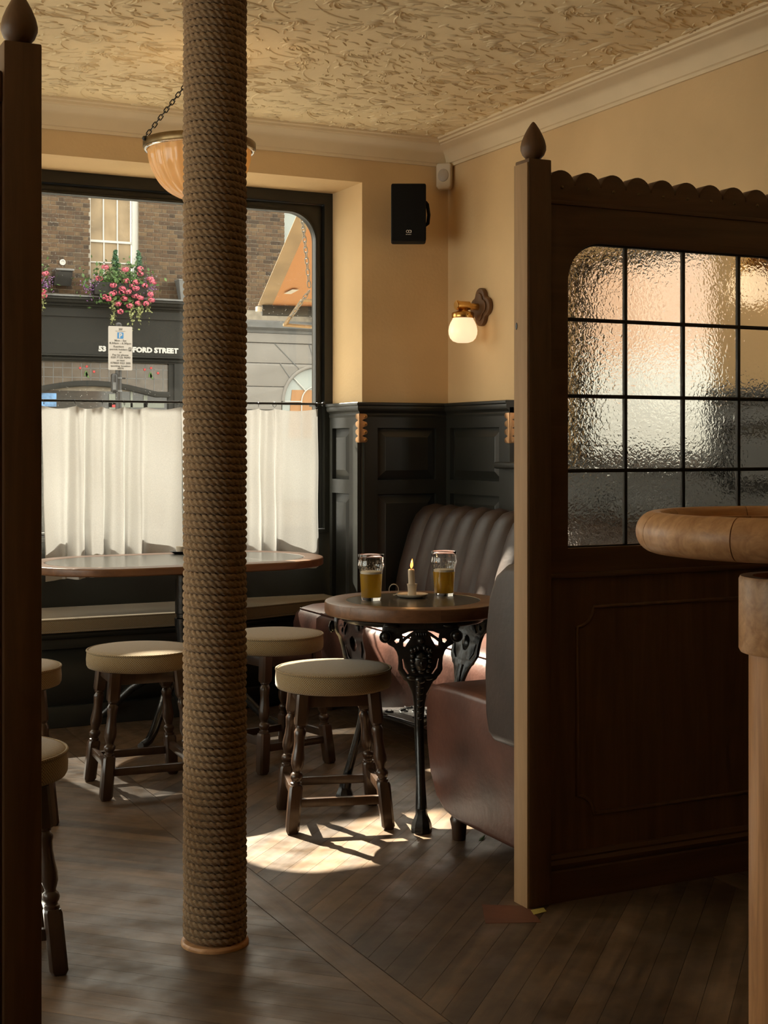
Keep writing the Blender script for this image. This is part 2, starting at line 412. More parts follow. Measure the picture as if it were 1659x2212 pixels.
def smooth_by_angle(me, deg=40):
    bm = bmesh.new(); bm.from_mesh(me)
    lim = math.radians(deg)
    for f in bm.faces: f.smooth = True
    for e in bm.edges:
        e.smooth = not (len(e.link_faces) == 2 and e.calc_face_angle(0) > lim)
    bm.to_mesh(me); bm.free()
    return me

def O(name, me, mat, parent=None, loc=None, rot=None):
    o = bpy.data.objects.new(name, me)
    COL.objects.link(o)
    if mat is not None and len(me.materials) == 0:
        me.materials.append(M[mat] if isinstance(mat, str) else mat)
    if parent is not None: o.parent = parent
    if loc is not None: o.location = loc
    if rot is not None: o.rotation_euler = rot
    return o

def tag(o, label=None, cat=None, group=None, kind=None):
    if label: o['label'] = label
    if cat: o['category'] = cat
    if group: o['group'] = group
    if kind: o['kind'] = kind
    return o

def E(name, loc=(0, 0, 0), rz=0.0, label=None, cat=None, group=None, kind=None):
    o = bpy.data.objects.new(name, None)
    o.empty_display_size = 0.1
    COL.objects.link(o)
    o.location = loc; o.rotation_euler = (0, 0, rz)
    return tag(o, label, cat, group, kind)

def copy_tree(o, parent=None):
    c = o.copy(); COL.objects.link(c); c.parent = parent
    for ch in list(o.children):
        copy_tree(ch, c)
    return c

def box_me(x0, x1, y0, y1, z0, z1, bev=0.0, seg=2):
    bm = bmesh.new()
    vs = [bm.verts.new(p) for p in ((x0, y0, z0), (x1, y0, z0), (x1, y1, z0), (x0, y1, z0), (x0, y0, z1), (x1, y0, z1), (x1, y1, z1), (x0, y1, z1))]
    for f in ((3, 2, 1, 0), (4, 5, 6, 7), (0, 1, 5, 4), (1, 2, 6, 5), (2, 3, 7, 6), (3, 0, 4, 7)):
        bm.faces.new([vs[i] for i in f])
    if bev > 0:
        bmesh.ops.bevel(bm, geom=bm.edges[:], offset=bev, segments=seg, profile=0.6, affect='EDGES')
    me = bpy.data.meshes.new('box'); bm.to_mesh(me); bm.free()
    if bev > 0: smooth_by_angle(me, 50)
    return me

def B(name, x0, x1, y0, y1, z0, z1, mat, parent=None, bev=0.0, seg=2):
    return O(name, box_me(x0, x1, y0, y1, z0, z1, bev, seg), mat, parent)

def lathe_me(prof, n=32, ribs=None, smooth=45, closed=True):
    """prof: [(r,z)...] bottom to top."""
    V, F = [], []
    for (r, z) in prof:
        for k in range(n):
            a = 2 * PI * k / n
            rr = r if ribs is None else r * ribs(a, z)
            V.append((rr * math.cos(a), rr * math.sin(a), z))
    m_ = len(prof)
    for i in range(m_ - 1):
        for k in range(n):
            a, b_ = i * n + k, i * n + (k + 1) % n
            F.append((a, b_, b_ + n, a + n))
    if closed:
        if prof[0][0] > 1e-5: F.append(tuple(range(n - 1, -1, -1)))
        if prof[-1][0] > 1e-5: F.append(tuple(range((m_ - 1) * n, m_ * n)))
    me = bpy.data.meshes.new('lathe')
    me.from_pydata(V, [], F)
    bm = bmesh.new(); bm.from_mesh(me)
    bmesh.ops.remove_doubles(bm, verts=bm.verts[:], dist=1e-5)
    bmesh.ops.recalc_face_normals(bm, faces=bm.faces[:])
    bm.to_mesh(me); bm.free()
    return smooth_by_angle(me, smooth)

def tube_me(pts, rad, n=10, closed=False, caps=True):
    """sweep a circle along pts; rad number or list"""
    pts = [Vector(p) for p in pts]
    m_ = len(pts)
    rads = rad if hasattr(rad, '__len__') else [rad] * m_
    V, F = [], []
    up = None
    for i, p in enumerate(pts):
        a = pts[(i - 1) % m_] if (closed or i > 0) else p
        c = pts[(i + 1) % m_] if (closed or i < m_ - 1) else p
        t = (c - a).normalized()
        if up is None:
            up = Vector((0, 0, 1)) if abs(t.z) < 0.9 else Vector((1, 0, 0))
        s = t.cross(up).normalized(); up = s.cross(t).normalized()
        for k in range(n):
            an = 2 * PI * k / n
            V.append(p + rads[i] * (math.cos(an) * s + math.sin(an) * up))
    last = m_ if closed else m_ - 1
    for i in range(last):
        for k in range(n):
            a = i * n + k; b_ = i * n + (k + 1) % n; j = ((i + 1) % m_) * n
            F.append((a, b_, j + (k + 1) % n, j + k))
    if caps and not closed:
        F.append(tuple(range(n - 1, -1, -1))); F.append(tuple(range((m_ - 1) * n, m_ * n)))
    return smooth_by_angle(mesh_from(V, F), 50)

def flat_me(splines, depth, bevel=0.0, res=1):
    """filled 2-D outlines (first is outer, the rest holes) in local XY, thickness depth along Z (centred)."""
    cu = bpy.data.curves.new('c', 'CURVE'); cu.dimensions = '2D'; cu.fill_mode = 'BOTH'
    cu.extrude = max(depth / 2 - bevel, 0.0); cu.bevel_depth = bevel; cu.offset = -bevel; cu.bevel_resolution = res
    for pts in splines:
        s = cu.splines.new('POLY'); s.points.add(len(pts) - 1)
        for p, q in zip(s.points, pts): p.co = (q[0], q[1], 0, 1)
        s.use_cyclic_u = True
    o = bpy.data.objects.new('c', cu)
    me = bpy.data.meshes.new_from_object(o)
    bpy.data.objects.remove(o)
    bm = bmesh.new(); bm.from_mesh(me)
    bmesh.ops.remove_doubles(bm, verts=bm.verts[:], dist=1e-5)
    bm.to_mesh(me); bm.free()
    return me

def xz(me, y=0.0):
    """turn an XY outline mesh into an XZ one standing at y (thickness along Y)"""
    me.transform(Matrix(((1, 0, 0, 0), (0, 0, -1, y), (0, 1, 0, 0), (0, 0, 0, 1))))
    return smooth_by_angle(me, 40)

def yz(me, x=0.0):
    """XY outline -> YZ at x (thickness along X)"""
    me.transform(Matrix(((0, 0, 1, x), (1, 0, 0, 0), (0, 1, 0, 0), (0, 0, 0, 1))))
    return smooth_by_angle(me, 40)

def sweep_me(prof, path, smooth=35):
    """prof [(a,b)]: a = offset sideways (left of travel), b = z; path list of (x,y) with mitred corners"""
    P = [Vector((p[0], p[1])) for p in path]
    V, F = [], []
    n = len(prof)
    for i, p in enumerate(P):
        d1 = (p - P[i - 1]).normalized() if i > 0 else (P[1] - p).normalized()
        d2 = (P[i + 1] - p).normalized() if i < len(P) - 1 else d1
        n1 = Vector((-d1.y, d1.x)); n2 = Vector((-d2.y, d2.x))
        mdir = (n1 + n2).normalized(); k = 1.0 / max(0.2, mdir.dot(n1))
        for (a, b_) in prof:
            q = p + mdir * (a * k)
            V.append((q.x, q.y, b_))
    for i in range(len(P) - 1):
        for k in range(n - 1):
            F.append((i * n + k, i * n + k + 1, (i + 1) * n + k + 1, (i + 1) * n + k))
    F.append(tuple(range(n))); F.append(tuple(range((len(P) - 1) * n + n - 1, (len(P) - 1) * n - 1, -1)))
    me = mesh_from(V, F)
    bm = bmesh.new(); bm.from_mesh(me); bmesh.ops.recalc_face_normals(bm, faces=bm.faces[:]); bm.to_mesh(me); bm.free()
    return smooth_by_angle(me, smooth)

def wall_me(us, vs, holes, t, place):
    """grid wall with rectangular holes. us/vs breakpoints, holes set of (i,j) cells; thickness t; place(u,v,w)->xyz"""
    V, F, idx = [], [], {}
    def vid(i, j, k):
        if (i, j, k) not in idx:
            idx[(i, j, k)] = len(V); V.append(place(us[i], vs[j], k * t))
        return idx[(i, j, k)]
    nu, nv = len(us) - 1, len(vs) - 1
    solid = lambda i, j: 0 <= i < nu and 0 <= j < nv and (i, j) not in holes
    for i in range(nu):
        for j in range(nv):
            if not solid(i, j): continue
            F.append((vid(i, j, 0), vid(i + 1, j, 0), vid(i + 1, j + 1, 0), vid(i, j + 1, 0)))
            F.append((vid(i, j + 1, 1), vid(i + 1, j + 1, 1), vid(i + 1, j, 1), vid(i, j, 1)))
            for (a, b_, c, d) in (((i, j), (i + 1, j), i, j - 1), ((i + 1, j + 1), (i, j + 1), i, j + 1), ((i, j + 1), (i, j), i - 1, j), ((i + 1, j), (i + 1, j + 1), i + 1, j)):
                if not solid(c, d):
                    F.append((vid(*b_, 0), vid(*a, 0), vid(*a, 1), vid(*b_, 1)))
    me = mesh_from(V, F)
    bm = bmesh.new(); bm.from_mesh(me); bmesh.ops.recalc_face_normals(bm, faces=bm.faces[:]); bm.to_mesh(me); bm.free()
    return me

def rrect(x0, x1, y0, y1, r, n=10, corners=(1, 1, 1, 1)):
    """rounded rectangle; corners = (bl, br, tr, tl)"""
    pts = []
    for (cx, cy, a0, on) in ((x0 + r, y0 + r, PI, corners[0]), (x1 - r, y0 + r, 1.5 * PI, corners[1]), (x1 - r, y1 - r, 0, corners[2]), (x0 + r, y1 - r, 0.5 * PI, corners[3])):
        if on:
            for k in range(n + 1):
                a = a0 + 0.5 * PI * k / n
                pts.append((cx + r * math.cos(a), cy + r * math.sin(a)))
        else:
            pts.append((cx + r * (1 if math.cos(a0 + PI / 4) > 0 else -1), cy + r * (1 if math.sin(a0 + PI / 4) > 0 else -1)))
    return pts

def rect(x0, x1, y0, y1):
    return [(x0, y0), (x1, y0), (x1, y1), (x0, y1)]

def uv_metric(me):
    """planar uv on tops, cylindrical on sides, in metres"""
    if not me.uv_layers: me.uv_layers.new(name='UVMap')
    uv = me.uv_layers[0].data
    for p in me.polygons:
        flat = abs(p.normal.z) > 0.75
        cs = [me.vertices[me.loops[l].vertex_index].co for l in p.loop_indices]
        angs = [math.atan2(c.y, c.x) for c in cs]
        if max(angs) - min(angs) > PI: angs = [a + 2 * PI if a < 0 else a for a in angs]
        for l, c, a in zip(p.loop_indices, cs, angs):
            uv[l].uv = (c.x, c.y) if flat else (a * 0.2, c.z)
    return me

def uv_box(me):
    if not me.uv_layers: me.uv_layers.new(name='UVMap')
    uv = me.uv_layers[0].data
    for p in me.polygons:
        n = p.normal; ax = max(range(3), key=lambda i: abs(n[i]))
        for l in p.loop_indices:
            c = me.vertices[me.loops[l].vertex_index].co
            uv[l].uv = ((c.y, c.z), (c.x, c.z), (c.x, c.y))[ax]
    return me

def text_me(s, size, depth=0.002, bold=0.0, sx=1.0, align='CENTER'):
    cu = bpy.data.curves.new('t', 'FONT'); cu.body = s; cu.size = size; cu.extrude = depth / 2; cu.offset = bold
    cu.align_x = align; cu.resolution_u = 2
    o = bpy.data.objects.new('t', cu)
    COL.objects.link(o)
    dg = bpy.context.evaluated_depsgraph_get()
    me = bpy.data.meshes.new_from_object(o.evaluated_get(dg))
    bpy.data.objects.remove(o)
    me.materials.clear()
    me.transform(Matrix.Diagonal((sx, 1, 1, 1)))
    return xz(me)

def join_me(mes):
    """merge mesh datablocks into one"""
    bm = bmesh.new()
    for me in mes: bm.from_mesh(me)
    out = bpy.data.meshes.new('j'); bm.to_mesh(out); bm.free()
    return out

def chain_me(p0, p1, L=0.03, W=0.016, r=0.0028, sag=0.0):
    p0, p1 = Vector(p0), Vector(p1)
    n = max(2, round((p1 - p0).length / (L * 0.78)))
    mes = []
    pts = [p0.lerp(p1, i / n) - Vector((0, 0, sag * 4 * (i / n) * (1 - i / n))) for i in range(n + 1)]
    for i in range(n):
        a, b_ = pts[i], pts[i + 1]
        t = (b_ - a).normalized(); up = Vector((0, 0, 1)) if abs(t.z) < 0.95 else Vector((1, 0, 0))
        s = t.cross(up).normalized(); u = s.cross(t)
        if i % 2: s = u
        c = (a + b_) / 2; ring = []
        for k in range(12):
            an = 2 * PI * k / 12
            lx = (L - W) / 2 * (1 if math.cos(an) > 0 else -1) + W / 2 * math.cos(an)
            ring.append(c + t * lx + s * (W / 2 * math.sin(an)))
        mes.append(tube_me(ring, r, 5, closed=True))
    return join_me(mes)

# ---- floor: dark sub-floor plus boards in chevron
floor = O('floor', box_me(XL - 0.1, XR + 0.35, YB - 0.1, 7.15, -0.09, -0.008), 'subfloor'); tag(floor, kind='structure')

def clip_y(poly, ymax):
    out = []
    for i, p in enumerate(poly):
        q = poly[(i + 1) % len(poly)]
        if p[1] <= ymax: out.append(p)
        if (p[1] <= ymax) != (q[1] <= ymax):
            t = (ymax - p[1]) / (q[1] - p[1]); out.append((p[0] + t * (q[0] - p[0]), ymax))
    return out

def board_me(poly):
    z0, z1 = -0.008, 0.0
    n = len(poly)
    V = [(x, y, z0) for x, y in poly] + [(x, y, z1) for x, y in poly]
    F = [tuple(range(n, 2 * n))] + [(i, (i + 1) % n, n + (i + 1) % n, n + i) for i in range(n)]
    return V, F

STEP, GAP = 0.098, 0.0014
cols = [(2.85, XR, -1), (1.53, 2.75, 1), (0.21, 1.43, -1), (-1.11, 0.11, 1), (-2.4, -1.21, -1)]
strips = [(2.75, 2.85), (1.43, 1.53), (0.11, 0.21), (-1.21, -1.11)]
rest, single = [], []
for (x0, x1, sg) in cols:
    W = x1 - x0
    y = YB - W
    while y < 7.1:
        yl, yr = (y, y + W) if sg > 0 else (y + W, y)
        poly = [(x0 + GAP, yl), (x1 - GAP, yr), (x1 - GAP, yr + STEP - GAP), (x0 + GAP, yl + STEP - GAP)]
        mid = (yl + yr) / 2
        seen = x1 > 0.2 and x0 < 2.8 and 2.25 < mid < 6.3
        p = clip_y(poly, 7.1)
        if len(p) >= 3: (single if seen else rest).append((p, 45 * sg))
        y += STEP
for (x0, x1) in strips:
    y = YB
    while y < 7.1:
        p = clip_y(rect(x0 + GAP, x1 - GAP, y + GAP, y + 1.35), 7.1)
        if len(p) >= 3: (single if 0.5 < x0 < 2.7 and y + 1.35 > 2.2 else rest).append((p, 90))
        y += 1.35
cache = {}
for (p, ang) in single:
    cx = sum(q[0] for q in p) / len(p); cy = sum(q[1] for q in p) / len(p)
    a = math.radians(ang) - PI / 2
    R = Matrix.Rotation(-a, 2)
    loc = [R @ Vector((q[0] - cx, q[1] - cy)) for q in p]
    key = (ang, tuple((round(v.x, 3), round(v.y, 3)) for v in loc))
    if key not in cache:
        V, F = board_me([(v.x, v.y) for v in loc]); cache[key] = mesh_from(V, F, 'board')
    O('floor_board', cache[key], 'floor', floor, (cx, cy, 0), (0, 0, a))
V, F = [], []
for (p, ang) in rest:
    v, f = board_me(p); k = len(V); V += v; F += [tuple(i + k for i in g) for g in f]
tag(O('floor_boards_beyond', mesh_from(V, F), 'floor', floor), kind='stuff')

O('repair_patch', mesh_from(*board_me([(1.93, 3.33), (2.07, 3.27), (2.115, 3.40), (2.0, 3.47)])), 'patch', floor, (0, 0, .0009))
# ---- ceiling with embossed leaf scroll
ceil_o = O('ceiling', box_me(XL - 0.2, XR + 0.5, YB - 0.2, 7.15, CEIL, CEIL + 0.15), 'ceiling'); tag(ceil_o, kind='structure')
def leaf_strokes():
    V, F = [], []
    seeds = []
    # acanthus sprays: centres in rows, strokes curl round them; loose commas fill the ground
    for gx in np.arange(-0.3, 3.6, 0.30):
        for gy in np.arange(2.5, 6.6, 0.26):
            seeds.append((gx + rng.uniform(-.07, .07) + (0.15 if int(round(gy / 0.26)) % 2 else 0), gy + rng.uniform(-.06, .06), rng.choice([-1, 1])))
    def stroke(x, y, ang, L, w, curl, h):
        n = 7
        k0 = len(V)
        px, py, a = x, y, ang
        for i in range(n + 1):
            t = i / n
            ww = w * (math.sin(PI * min(1, t ** 0.7 * 0.94 + 0.06)) ** 0.8 + 0.05)
            nx, ny = -math.sin(a), math.cos(a)
            V.append((px + nx * ww / 2, py + ny * ww / 2, CEIL + 0.0006))
            V.append((px, py, CEIL - h * (0.35 + 0.65 * math.sin(PI * min(1, t * 0.9 + 0.1)))))
            V.append((px - nx * ww / 2, py - ny * ww / 2, CEIL + 0.0006))
            px += math.cos(a) * L / n; py += math.sin(a) * L / n; a += curl / n
        for i in range(n):
            q = k0 + i * 3
            F.append((q, q + 1, q + 4, q + 3)); F.append((q + 1, q + 2, q + 5, q + 4))
    for (sx, sy, sg) in seeds:
        base = rng.uniform(-0.5, 0.5) + (0 if sg > 0 else PI)
        for k in range(11):
            a = base + sg * (k * 0.30 - 0.6)
            r0 = 0.02 + 0.006 * k
            stroke(sx + r0 * math.cos(a), sy + r0 * math.sin(a), a + 0.5 * sg, rng.uniform(.05, .11), rng.uniform(.007, .012), sg * rng.uniform(0.8, 2.1), rng.uniform(.0045, .0075))
        stroke(sx, sy, base + PI * 0.8, rng.uniform(.2, .32), 0.012, -sg * rng.uniform(1.2, 2.4), 0.006)
        stroke(sx, sy, base + PI * 1.1, rng.uniform(.2, .3), 0.011, sg * rng.uniform(1.0, 2.0), 0.005)
    for k in range(6000):
        x, y = rng.uniform(-0.5, 3.5), rng.uniform(2.4, 6.5)
        a = 0.5 * math.sin(3.1 * x + 1.3 * y) + 0.6 * math.sin(4.3 * y - 1.1 * x) + rng.normal(0, 0.35) + (PI if rng.random() < .5 else 0)
        stroke(x, y, a, rng.uniform(.025, .070), rng.uniform(.006, .010), rng.normal(0, 0.9), rng.uniform(.004, .0068))
    return mesh_np(V, F, smooth=True)
tag(O('embossed_scroll', leaf_strokes(), 'ceiling', ceil_o), kind='stuff')

# ---- walls
def wback(u, v, w): return (u, YW + w, v)
us = [XL - 0.2, -1.75, 0.35, WX0, WX1, XR + 0.5]; vs = [-0.09, 0.0, WTOP, CEIL + 0.001]
wall_back = O('wall_back', wall_me(us, vs, {(1, 1), (3, 1)}, 0.56, wback), 'plaster'); tag(wall_back, kind='structure')
def wright(u, v, w): return (XR + w, u, v)
us = [YB - 0.2, RY0, RY1, YW]; vs = [-0.09, RSILL - 0.01, RTOP, CEIL + 0.001]
wall_right = O('wall_right', wall_me(us, vs, {(1, 1)}, 0.40, wright), 'plaster'); tag(wall_right, kind='structure')
def wleft(u, v, w): return (XL - w, u, v)
us = [YB - 0.2, 2.3, 6.2, YW]; vs = [-0.09, 0.6, 2.6, CEIL + 0.001]
wall_left = O('wall_left', wall_me(us, vs, {(1, 1)}, 0.35, wleft), 'plaster'); tag(wall_left, kind='structure')
wall_front = O('wall_front', box_me(XL, XR, YB - 0.2, YB, -0.09, CEIL + 0.001), 'plaster'); tag(wall_front, kind='structure')

# ---- cornice along the window wall and the right wall
cp = [(0.0, 2.755), (0.012, 2.755), (0.016, 2.768), (0.024, 2.772), (0.032, 2.790), (0.048, 2.812), (0.070, 2.832), (0.098, 2.845), (0.104, 2.853), (0.116, 2.856), (0.120, 2.866), (0.134, 2.870), (0.136, CEIL), (0.0, CEIL)]
path = [(XR, YB), (XR, YW), (XL, YW)]
tag(O('trim_1', sweep_me(cp, path), 'cornice'), kind='structure')

# ---- dado: boards, stiles, rails, raised panels, moulded dado rail
def panelled(name, origin, udir, ndir, width, cells, zt=DADO - 0.035, zb=0.0):
    """cells: list of (u0,u1,z0,z1) raised panels. ndir points into the room."""
    root = E(name, (0, 0, 0)); tag(root, kind='structure')
    ox, oy = origin
    def T(u, w, z): return (ox + udir[0] * u + ndir[0] * w, oy + udir[1] * u + ndir[1] * w, z)
    t = 0.022
    # frame with openings
    ub = sorted({0.0, width} | {c[0] for c in cells} | {c[1] for c in cells}); vb = sorted({zb, zt} | {c[2] for c in cells} | {c[3] for c in cells})
    holes = set()
    for i in range(len(ub) - 1):
        for j in range(len(vb) - 1):
            um, vm = (ub[i] + ub[i + 1]) / 2, (vb[j] + vb[j + 1]) / 2
            if any(c[0] < um < c[1] and c[2] < vm < c[3] for c in cells): holes.add((i, j))
    me = wall_me(ub, vb, holes, t, lambda u, v, w: T(u, 0.004 + w, v))
    O('panel_frame', me, 'dado', root)
    O('back_board', wall_me([0, width], [zb, zt], set(), 0.0035, lambda u, v, w: T(u, w, v)), 'dado', root)
    for (u0, u1, z0, z1) in cells:
        # raised and fielded: rim at 6 mm, slope up to 20 mm field
        m_, s_ = 0.012, 0.045
        V = [T(u, w, v) for (u, v, w) in
             ((u0, z0, .004), (u1, z0, .004), (u1, z1, .004), (u0, z1, .004),
              (u0 + m_, z0 + m_, .007), (u1 - m_, z0 + m_, .007), (u1 - m_, z1 - m_, .007), (u0 + m_, z1 - m_, .007),
              (u0 + s_, z0 + s_, .0215), (u1 - s_, z0 + s_, .0215), (u1 - s_, z1 - s_, .0215), (u0 + s_, z1 - s_, .0215),
              (u0 + s_ + .003, z0 + s_ + .003, .0235), (u1 - s_ - .003, z0 + s_ + .003, .0235), (u1 - s_ - .003, z1 - s_ - .003, .0235), (u0 + s_ + .003, z1 - s_ - .003, .0235))]
        F = [(12, 13, 14, 15)]
        for b0 in (0, 4, 8):
            for i in range(4):
                F.append((b0 + i, b0 + (i + 1) % 4, b0 + 4 + (i + 1) % 4, b0 + 4 + i))
        me = mesh_from(V, F)
        bm = bmesh.new(); bm.from_mesh(me); bmesh.ops.recalc_face_normals(bm, faces=bm.faces[:])
        bm.to_mesh(me); bm.free()
        if me.polygons[0].normal.dot(Vector((ndir[0], ndir[1], 0))) < 0: me.flip_normals()
        O('raised_panel', me, 'dado', root)
    return root

Z1, Z2, Z3 = 1.385, 1.118, 1.045
panelled('trim_2', (WX1, YW), (1, 0), (0, -1), XR - WX1, [(0.075, 0.415, Z2, Z1), (0.075, 0.415, 0.20, Z3)])
panelled('trim_3', (XR, RY1), (0, 1), (-1, 0), YW - RY1 - 0.027, [(0.10, 0.60, Z2, Z1), (0.10, 0.60, 0.20, Z3)])
panelled('trim_4', (WX1, YW + 0.001), (0, 1), (-1, 0), YG - YW - 0.07, [(0.10, 0.318, Z2, Z1), (0.10, 0.318, 0.20, Z3)])
panelled('trim_5', (XR, RY0), (0, 1), (-1, 0), RY1 - RY0, [(0.08, 0.70, 0.70, 1.10), (0.78, 1.40, 0.70, 1.10), (0.08, 0.70, 0.15, 0.62), (0.78, 1.40, 0.15, 0.62)], zt=RSILL - 0.03)
panelled('trim_6', (XR, 1.2), (0, 1), (-1, 0), RY0 - 1.2, [(0.1 + i * 0.62, 0.62 + i * 0.62, a, b_) for i in range(5) for a, b_ in ((Z2, Z1), (0.20, Z3))])
panelled('trim_7', (-1.9, YW), (1, 0), (0, -1), WX0 + 1.9, [(0.1 + i * 0.56, 0.56 + i * 0.56, 0.15, 0.45) for i in range(5)], zt=0.50)
rail = [(0.0, 1.440), (0.027, 1.440), (0.030, 1.452), (0.026, 1.460), (0.032, 1.468), (0.042, 1.474), (0.046, 1.486), (0.044, 1.496), (0.050, 1.502), (0.050, 1.512), (0.046, DADO), (0.0, DADO)]
tag(O('trim_8', sweep_me(rail, [(XR, RY1), (XR, YW), (WX1, YW), (WX1, YG - 0.068)]), 'dado'), kind='structure')
tag(O('trim_9', sweep_me(rail, [(XR, 1.2), (XR, RY0)]), 'dado'), kind='structure')
# boarding below the window, behind the bench
tag(O('trim_10', box_me(WX0, WX1, YG - 0.015, YG + 0.03, 0.0, 0.83), 'dado'), kind='structure')

# ---- window_1: the big street window
w1 = E('window_1'); tag(w1, kind='structure')
GX0, GX1, GZ0, GZ1, GR = 1.00, 2.978, 0.868, 2.530, 0.150
O('window_frame', xz(flat_me([rect(WX0, WX1, 0.83, WTOP), rect(GX0 - 0.055, GX1 + 0.045, GZ0 - 0.02, GZ1 + 0.05)], 0.10), YG), 'frame', w1)
O('sash_frame', xz(flat_me([rect(GX0 - 0.052, GX1 + 0.042, GZ0 - 0.017, GZ1 + 0.047), rrect(GX0, GX1, GZ0, GZ1, GR, 14, (0, 0, 1, 1))], 0.045, 0.004), YG + 0.000), 'frame', w1)
O('glazing_bead', xz(flat_me([rrect(GX0 - 0.013, GX1 + 0.013, GZ0 - 0.013, GZ1 + 0.013, GR + 0.013, 14, (0, 0, 1, 1)), rrect(GX0, GX1, GZ0, GZ1, GR, 14, (0, 0, 1, 1))], 0.014, 0.004), YG - 0.026), 'frame', w1)
O('pane', xz(flat_me([rrect(GX0 - 0.006, GX1 + 0.006, GZ0 - 0.006, GZ1 + 0.006, GR, 14, (0, 0, 1, 1))], 0.004), YG + 0.02), 'glass', w1)
B('window_sill', WX0, WX1 - 0.03, YG - 0.05, YG - 0.02, 0.822, 0.842, 'frame', w1, 0.004)

# ---- window_2 in the right wall
w2 = E('window_2'); tag(w2, kind='structure')
O('window_frame', yz(flat_me([rect(RY0, RY1, RSILL, RTOP), rect(RY0 + 0.07, RY1 - 0.07, RSILL + 0.06, RTOP - 0.07)], 0.07), XR + 0.36), 'frame', w2)
O('pane', yz(flat_me([rect(RY0 + 0.06, RY1 - 0.06, RSILL + 0.05, RTOP - 0.06)], 0.004), XR + 0.37), 'glass_plain', w2)
B('window_sill', XR - 0.07, XR + 0.33, RY0 - 0.08, RY1 + 0.085, RSILL - 0.028, RSILL + 0.005, 'dado', w2, 0.012, 3)
# ---- windows added out of the picture to brighten the bar
for n_, (pl, a0, a1, z0, z1) in {'added_window_3': ('Y', -1.75, 0.35, 0.0, WTOP), 'added_window_4': ('X', 2.3, 6.2, 0.6, 2.6)}.items():
    w = E(n_); tag(w, kind='structure')
    am = (a0 + a1) / 2
    me = flat_me([rect(a0, a1, z0, z1), rect(a0 + 0.07, am - 0.03, z0 + 0.08, z1 - 0.08), rect(am + 0.03, a1 - 0.07, z0 + 0.08, z1 - 0.08)], 0.07)
    gl = flat_me([rect(a0 + 0.05, a1 - 0.05, z0 + 0.06, z1 - 0.06)], 0.004)
    if pl == 'Y':
        O('window_frame', xz(me, YG), 'frame', w); O('pane', xz(gl, YG + 0.02), 'glass_plain', w)
    else:
        O('window_frame', yz(me, XL - 0.25), 'frame', w); O('pane', yz(gl, XL - 0.26), 'glass_plain', w)
# ------------------------------------------------------------------ oak screens with glazed panel
FINIAL = [(0.0, 0.0), (0.016, 0.0), (0.016, 0.003), (0.022, 0.006), (0.031, 0.016), (0.0365, 0.030), (0.0368, 0.040), (0.033, 0.056), (0.026, 0.073), (0.017, 0.090), (0.008, 0.104), (0.003, 0.110), (0.0, 0.111)]
PX0, PX1, PY0, PY1, PTOP = 2.10, 2.175, 3.38, 3.455, 2.103

scr = E('glazed_screen', (PX0, PY0, 0), 0, 'tall brown oak screen with leaded obscure glass and scalloped top, right', 'screen')
def S(me):
    me.transform(Matrix.Translation((-PX0, -PY0, 0))); return me
def SB(name, x0, x1, y0, y1, z0, z1, mat, bev=0.0, parent=None):
    return O(name, S(box_me(x0, x1, y0, y1, z0, z1, bev)), mat, parent or scr)
SX1 = 3.150                                  # end of glazed bay
post = SB('post', PX0, PX1, PY0, PY1, 0, PTOP, 'oak_v', 0.005)
SB('post_lit_side', PX0 - 0.004, PX0 + 0.001, PY0 + 0.003, PY1 - 0.001, 0.0, PTOP - 0.012, 'oak_lit', 0.001)  # left side of the post, light from the left put into the colour
O('finial', S(lathe_me([(r, z + PTOP) for r, z in FINIAL], 28)), 'oak_v', scr).location = ((PX0 + PX1) / 2, (PY0 + PY1) / 2, 0)
SB('post', SX1, SX1 + 0.075, PY0, PY1, 0, PTOP, 'oak_v', 0.005)
SB('infill_board', SX1 + 0.075, XR - 0.03, PY0 + 0.02, PY0 + 0.055, 0.0, 2.0, 'oak_v', 0.003)
O('knot_hole', S(yz(flat_me([[(PY0 + 0.060 + 0.004 * math.cos(a), 1.635 + 0.010 * math.sin(a)) for a in np.linspace(0, 2 * PI, 13)[:-1]]], 0.002), PX0 - 0.0045)), 'black_metal', scr)
# scalloped capping board
pts = [(PX1, 1.992)]
pts.append((SX1, 1.992))
n_sc = 11; pw = (SX1 - PX1) / n_sc
up = []
for k in range(n_sc):
    cx = PX1 + pw * (k + 0.5)
    for j in range(13):
        a = PI - PI * j / 12
        up.append((cx + (pw / 2 - 0.0015) * math.cos(a), 2.040 + pw * 0.46 * math.sin(a)))
pts += list(reversed(up))
O('scalloped_rail', S(xz(flat_me([pts], 0.05, 0.002), PY0 + 0.040)), 'oak_h', scr)
stud = lathe_me([(0.0048, 0), (0.0048, 0.0012), (0.0035, 0.003), (0.0, 0.0038)], 12)
stud.transform(Matrix.Rotation(PI / 2, 4, 'X'))
for k in range(n_sc):
    O('stud', stud, 'bronze', scr, (PX1 + pw * (k + 0.5) - PX0, PY0 + 0.0155 - PY0, 2.032))
SB('rail_moulding', PX1, SX1, PY0 + 0.012, PY0 + 0.066, 1.982, 1.994, 'oak_h', 0.004)
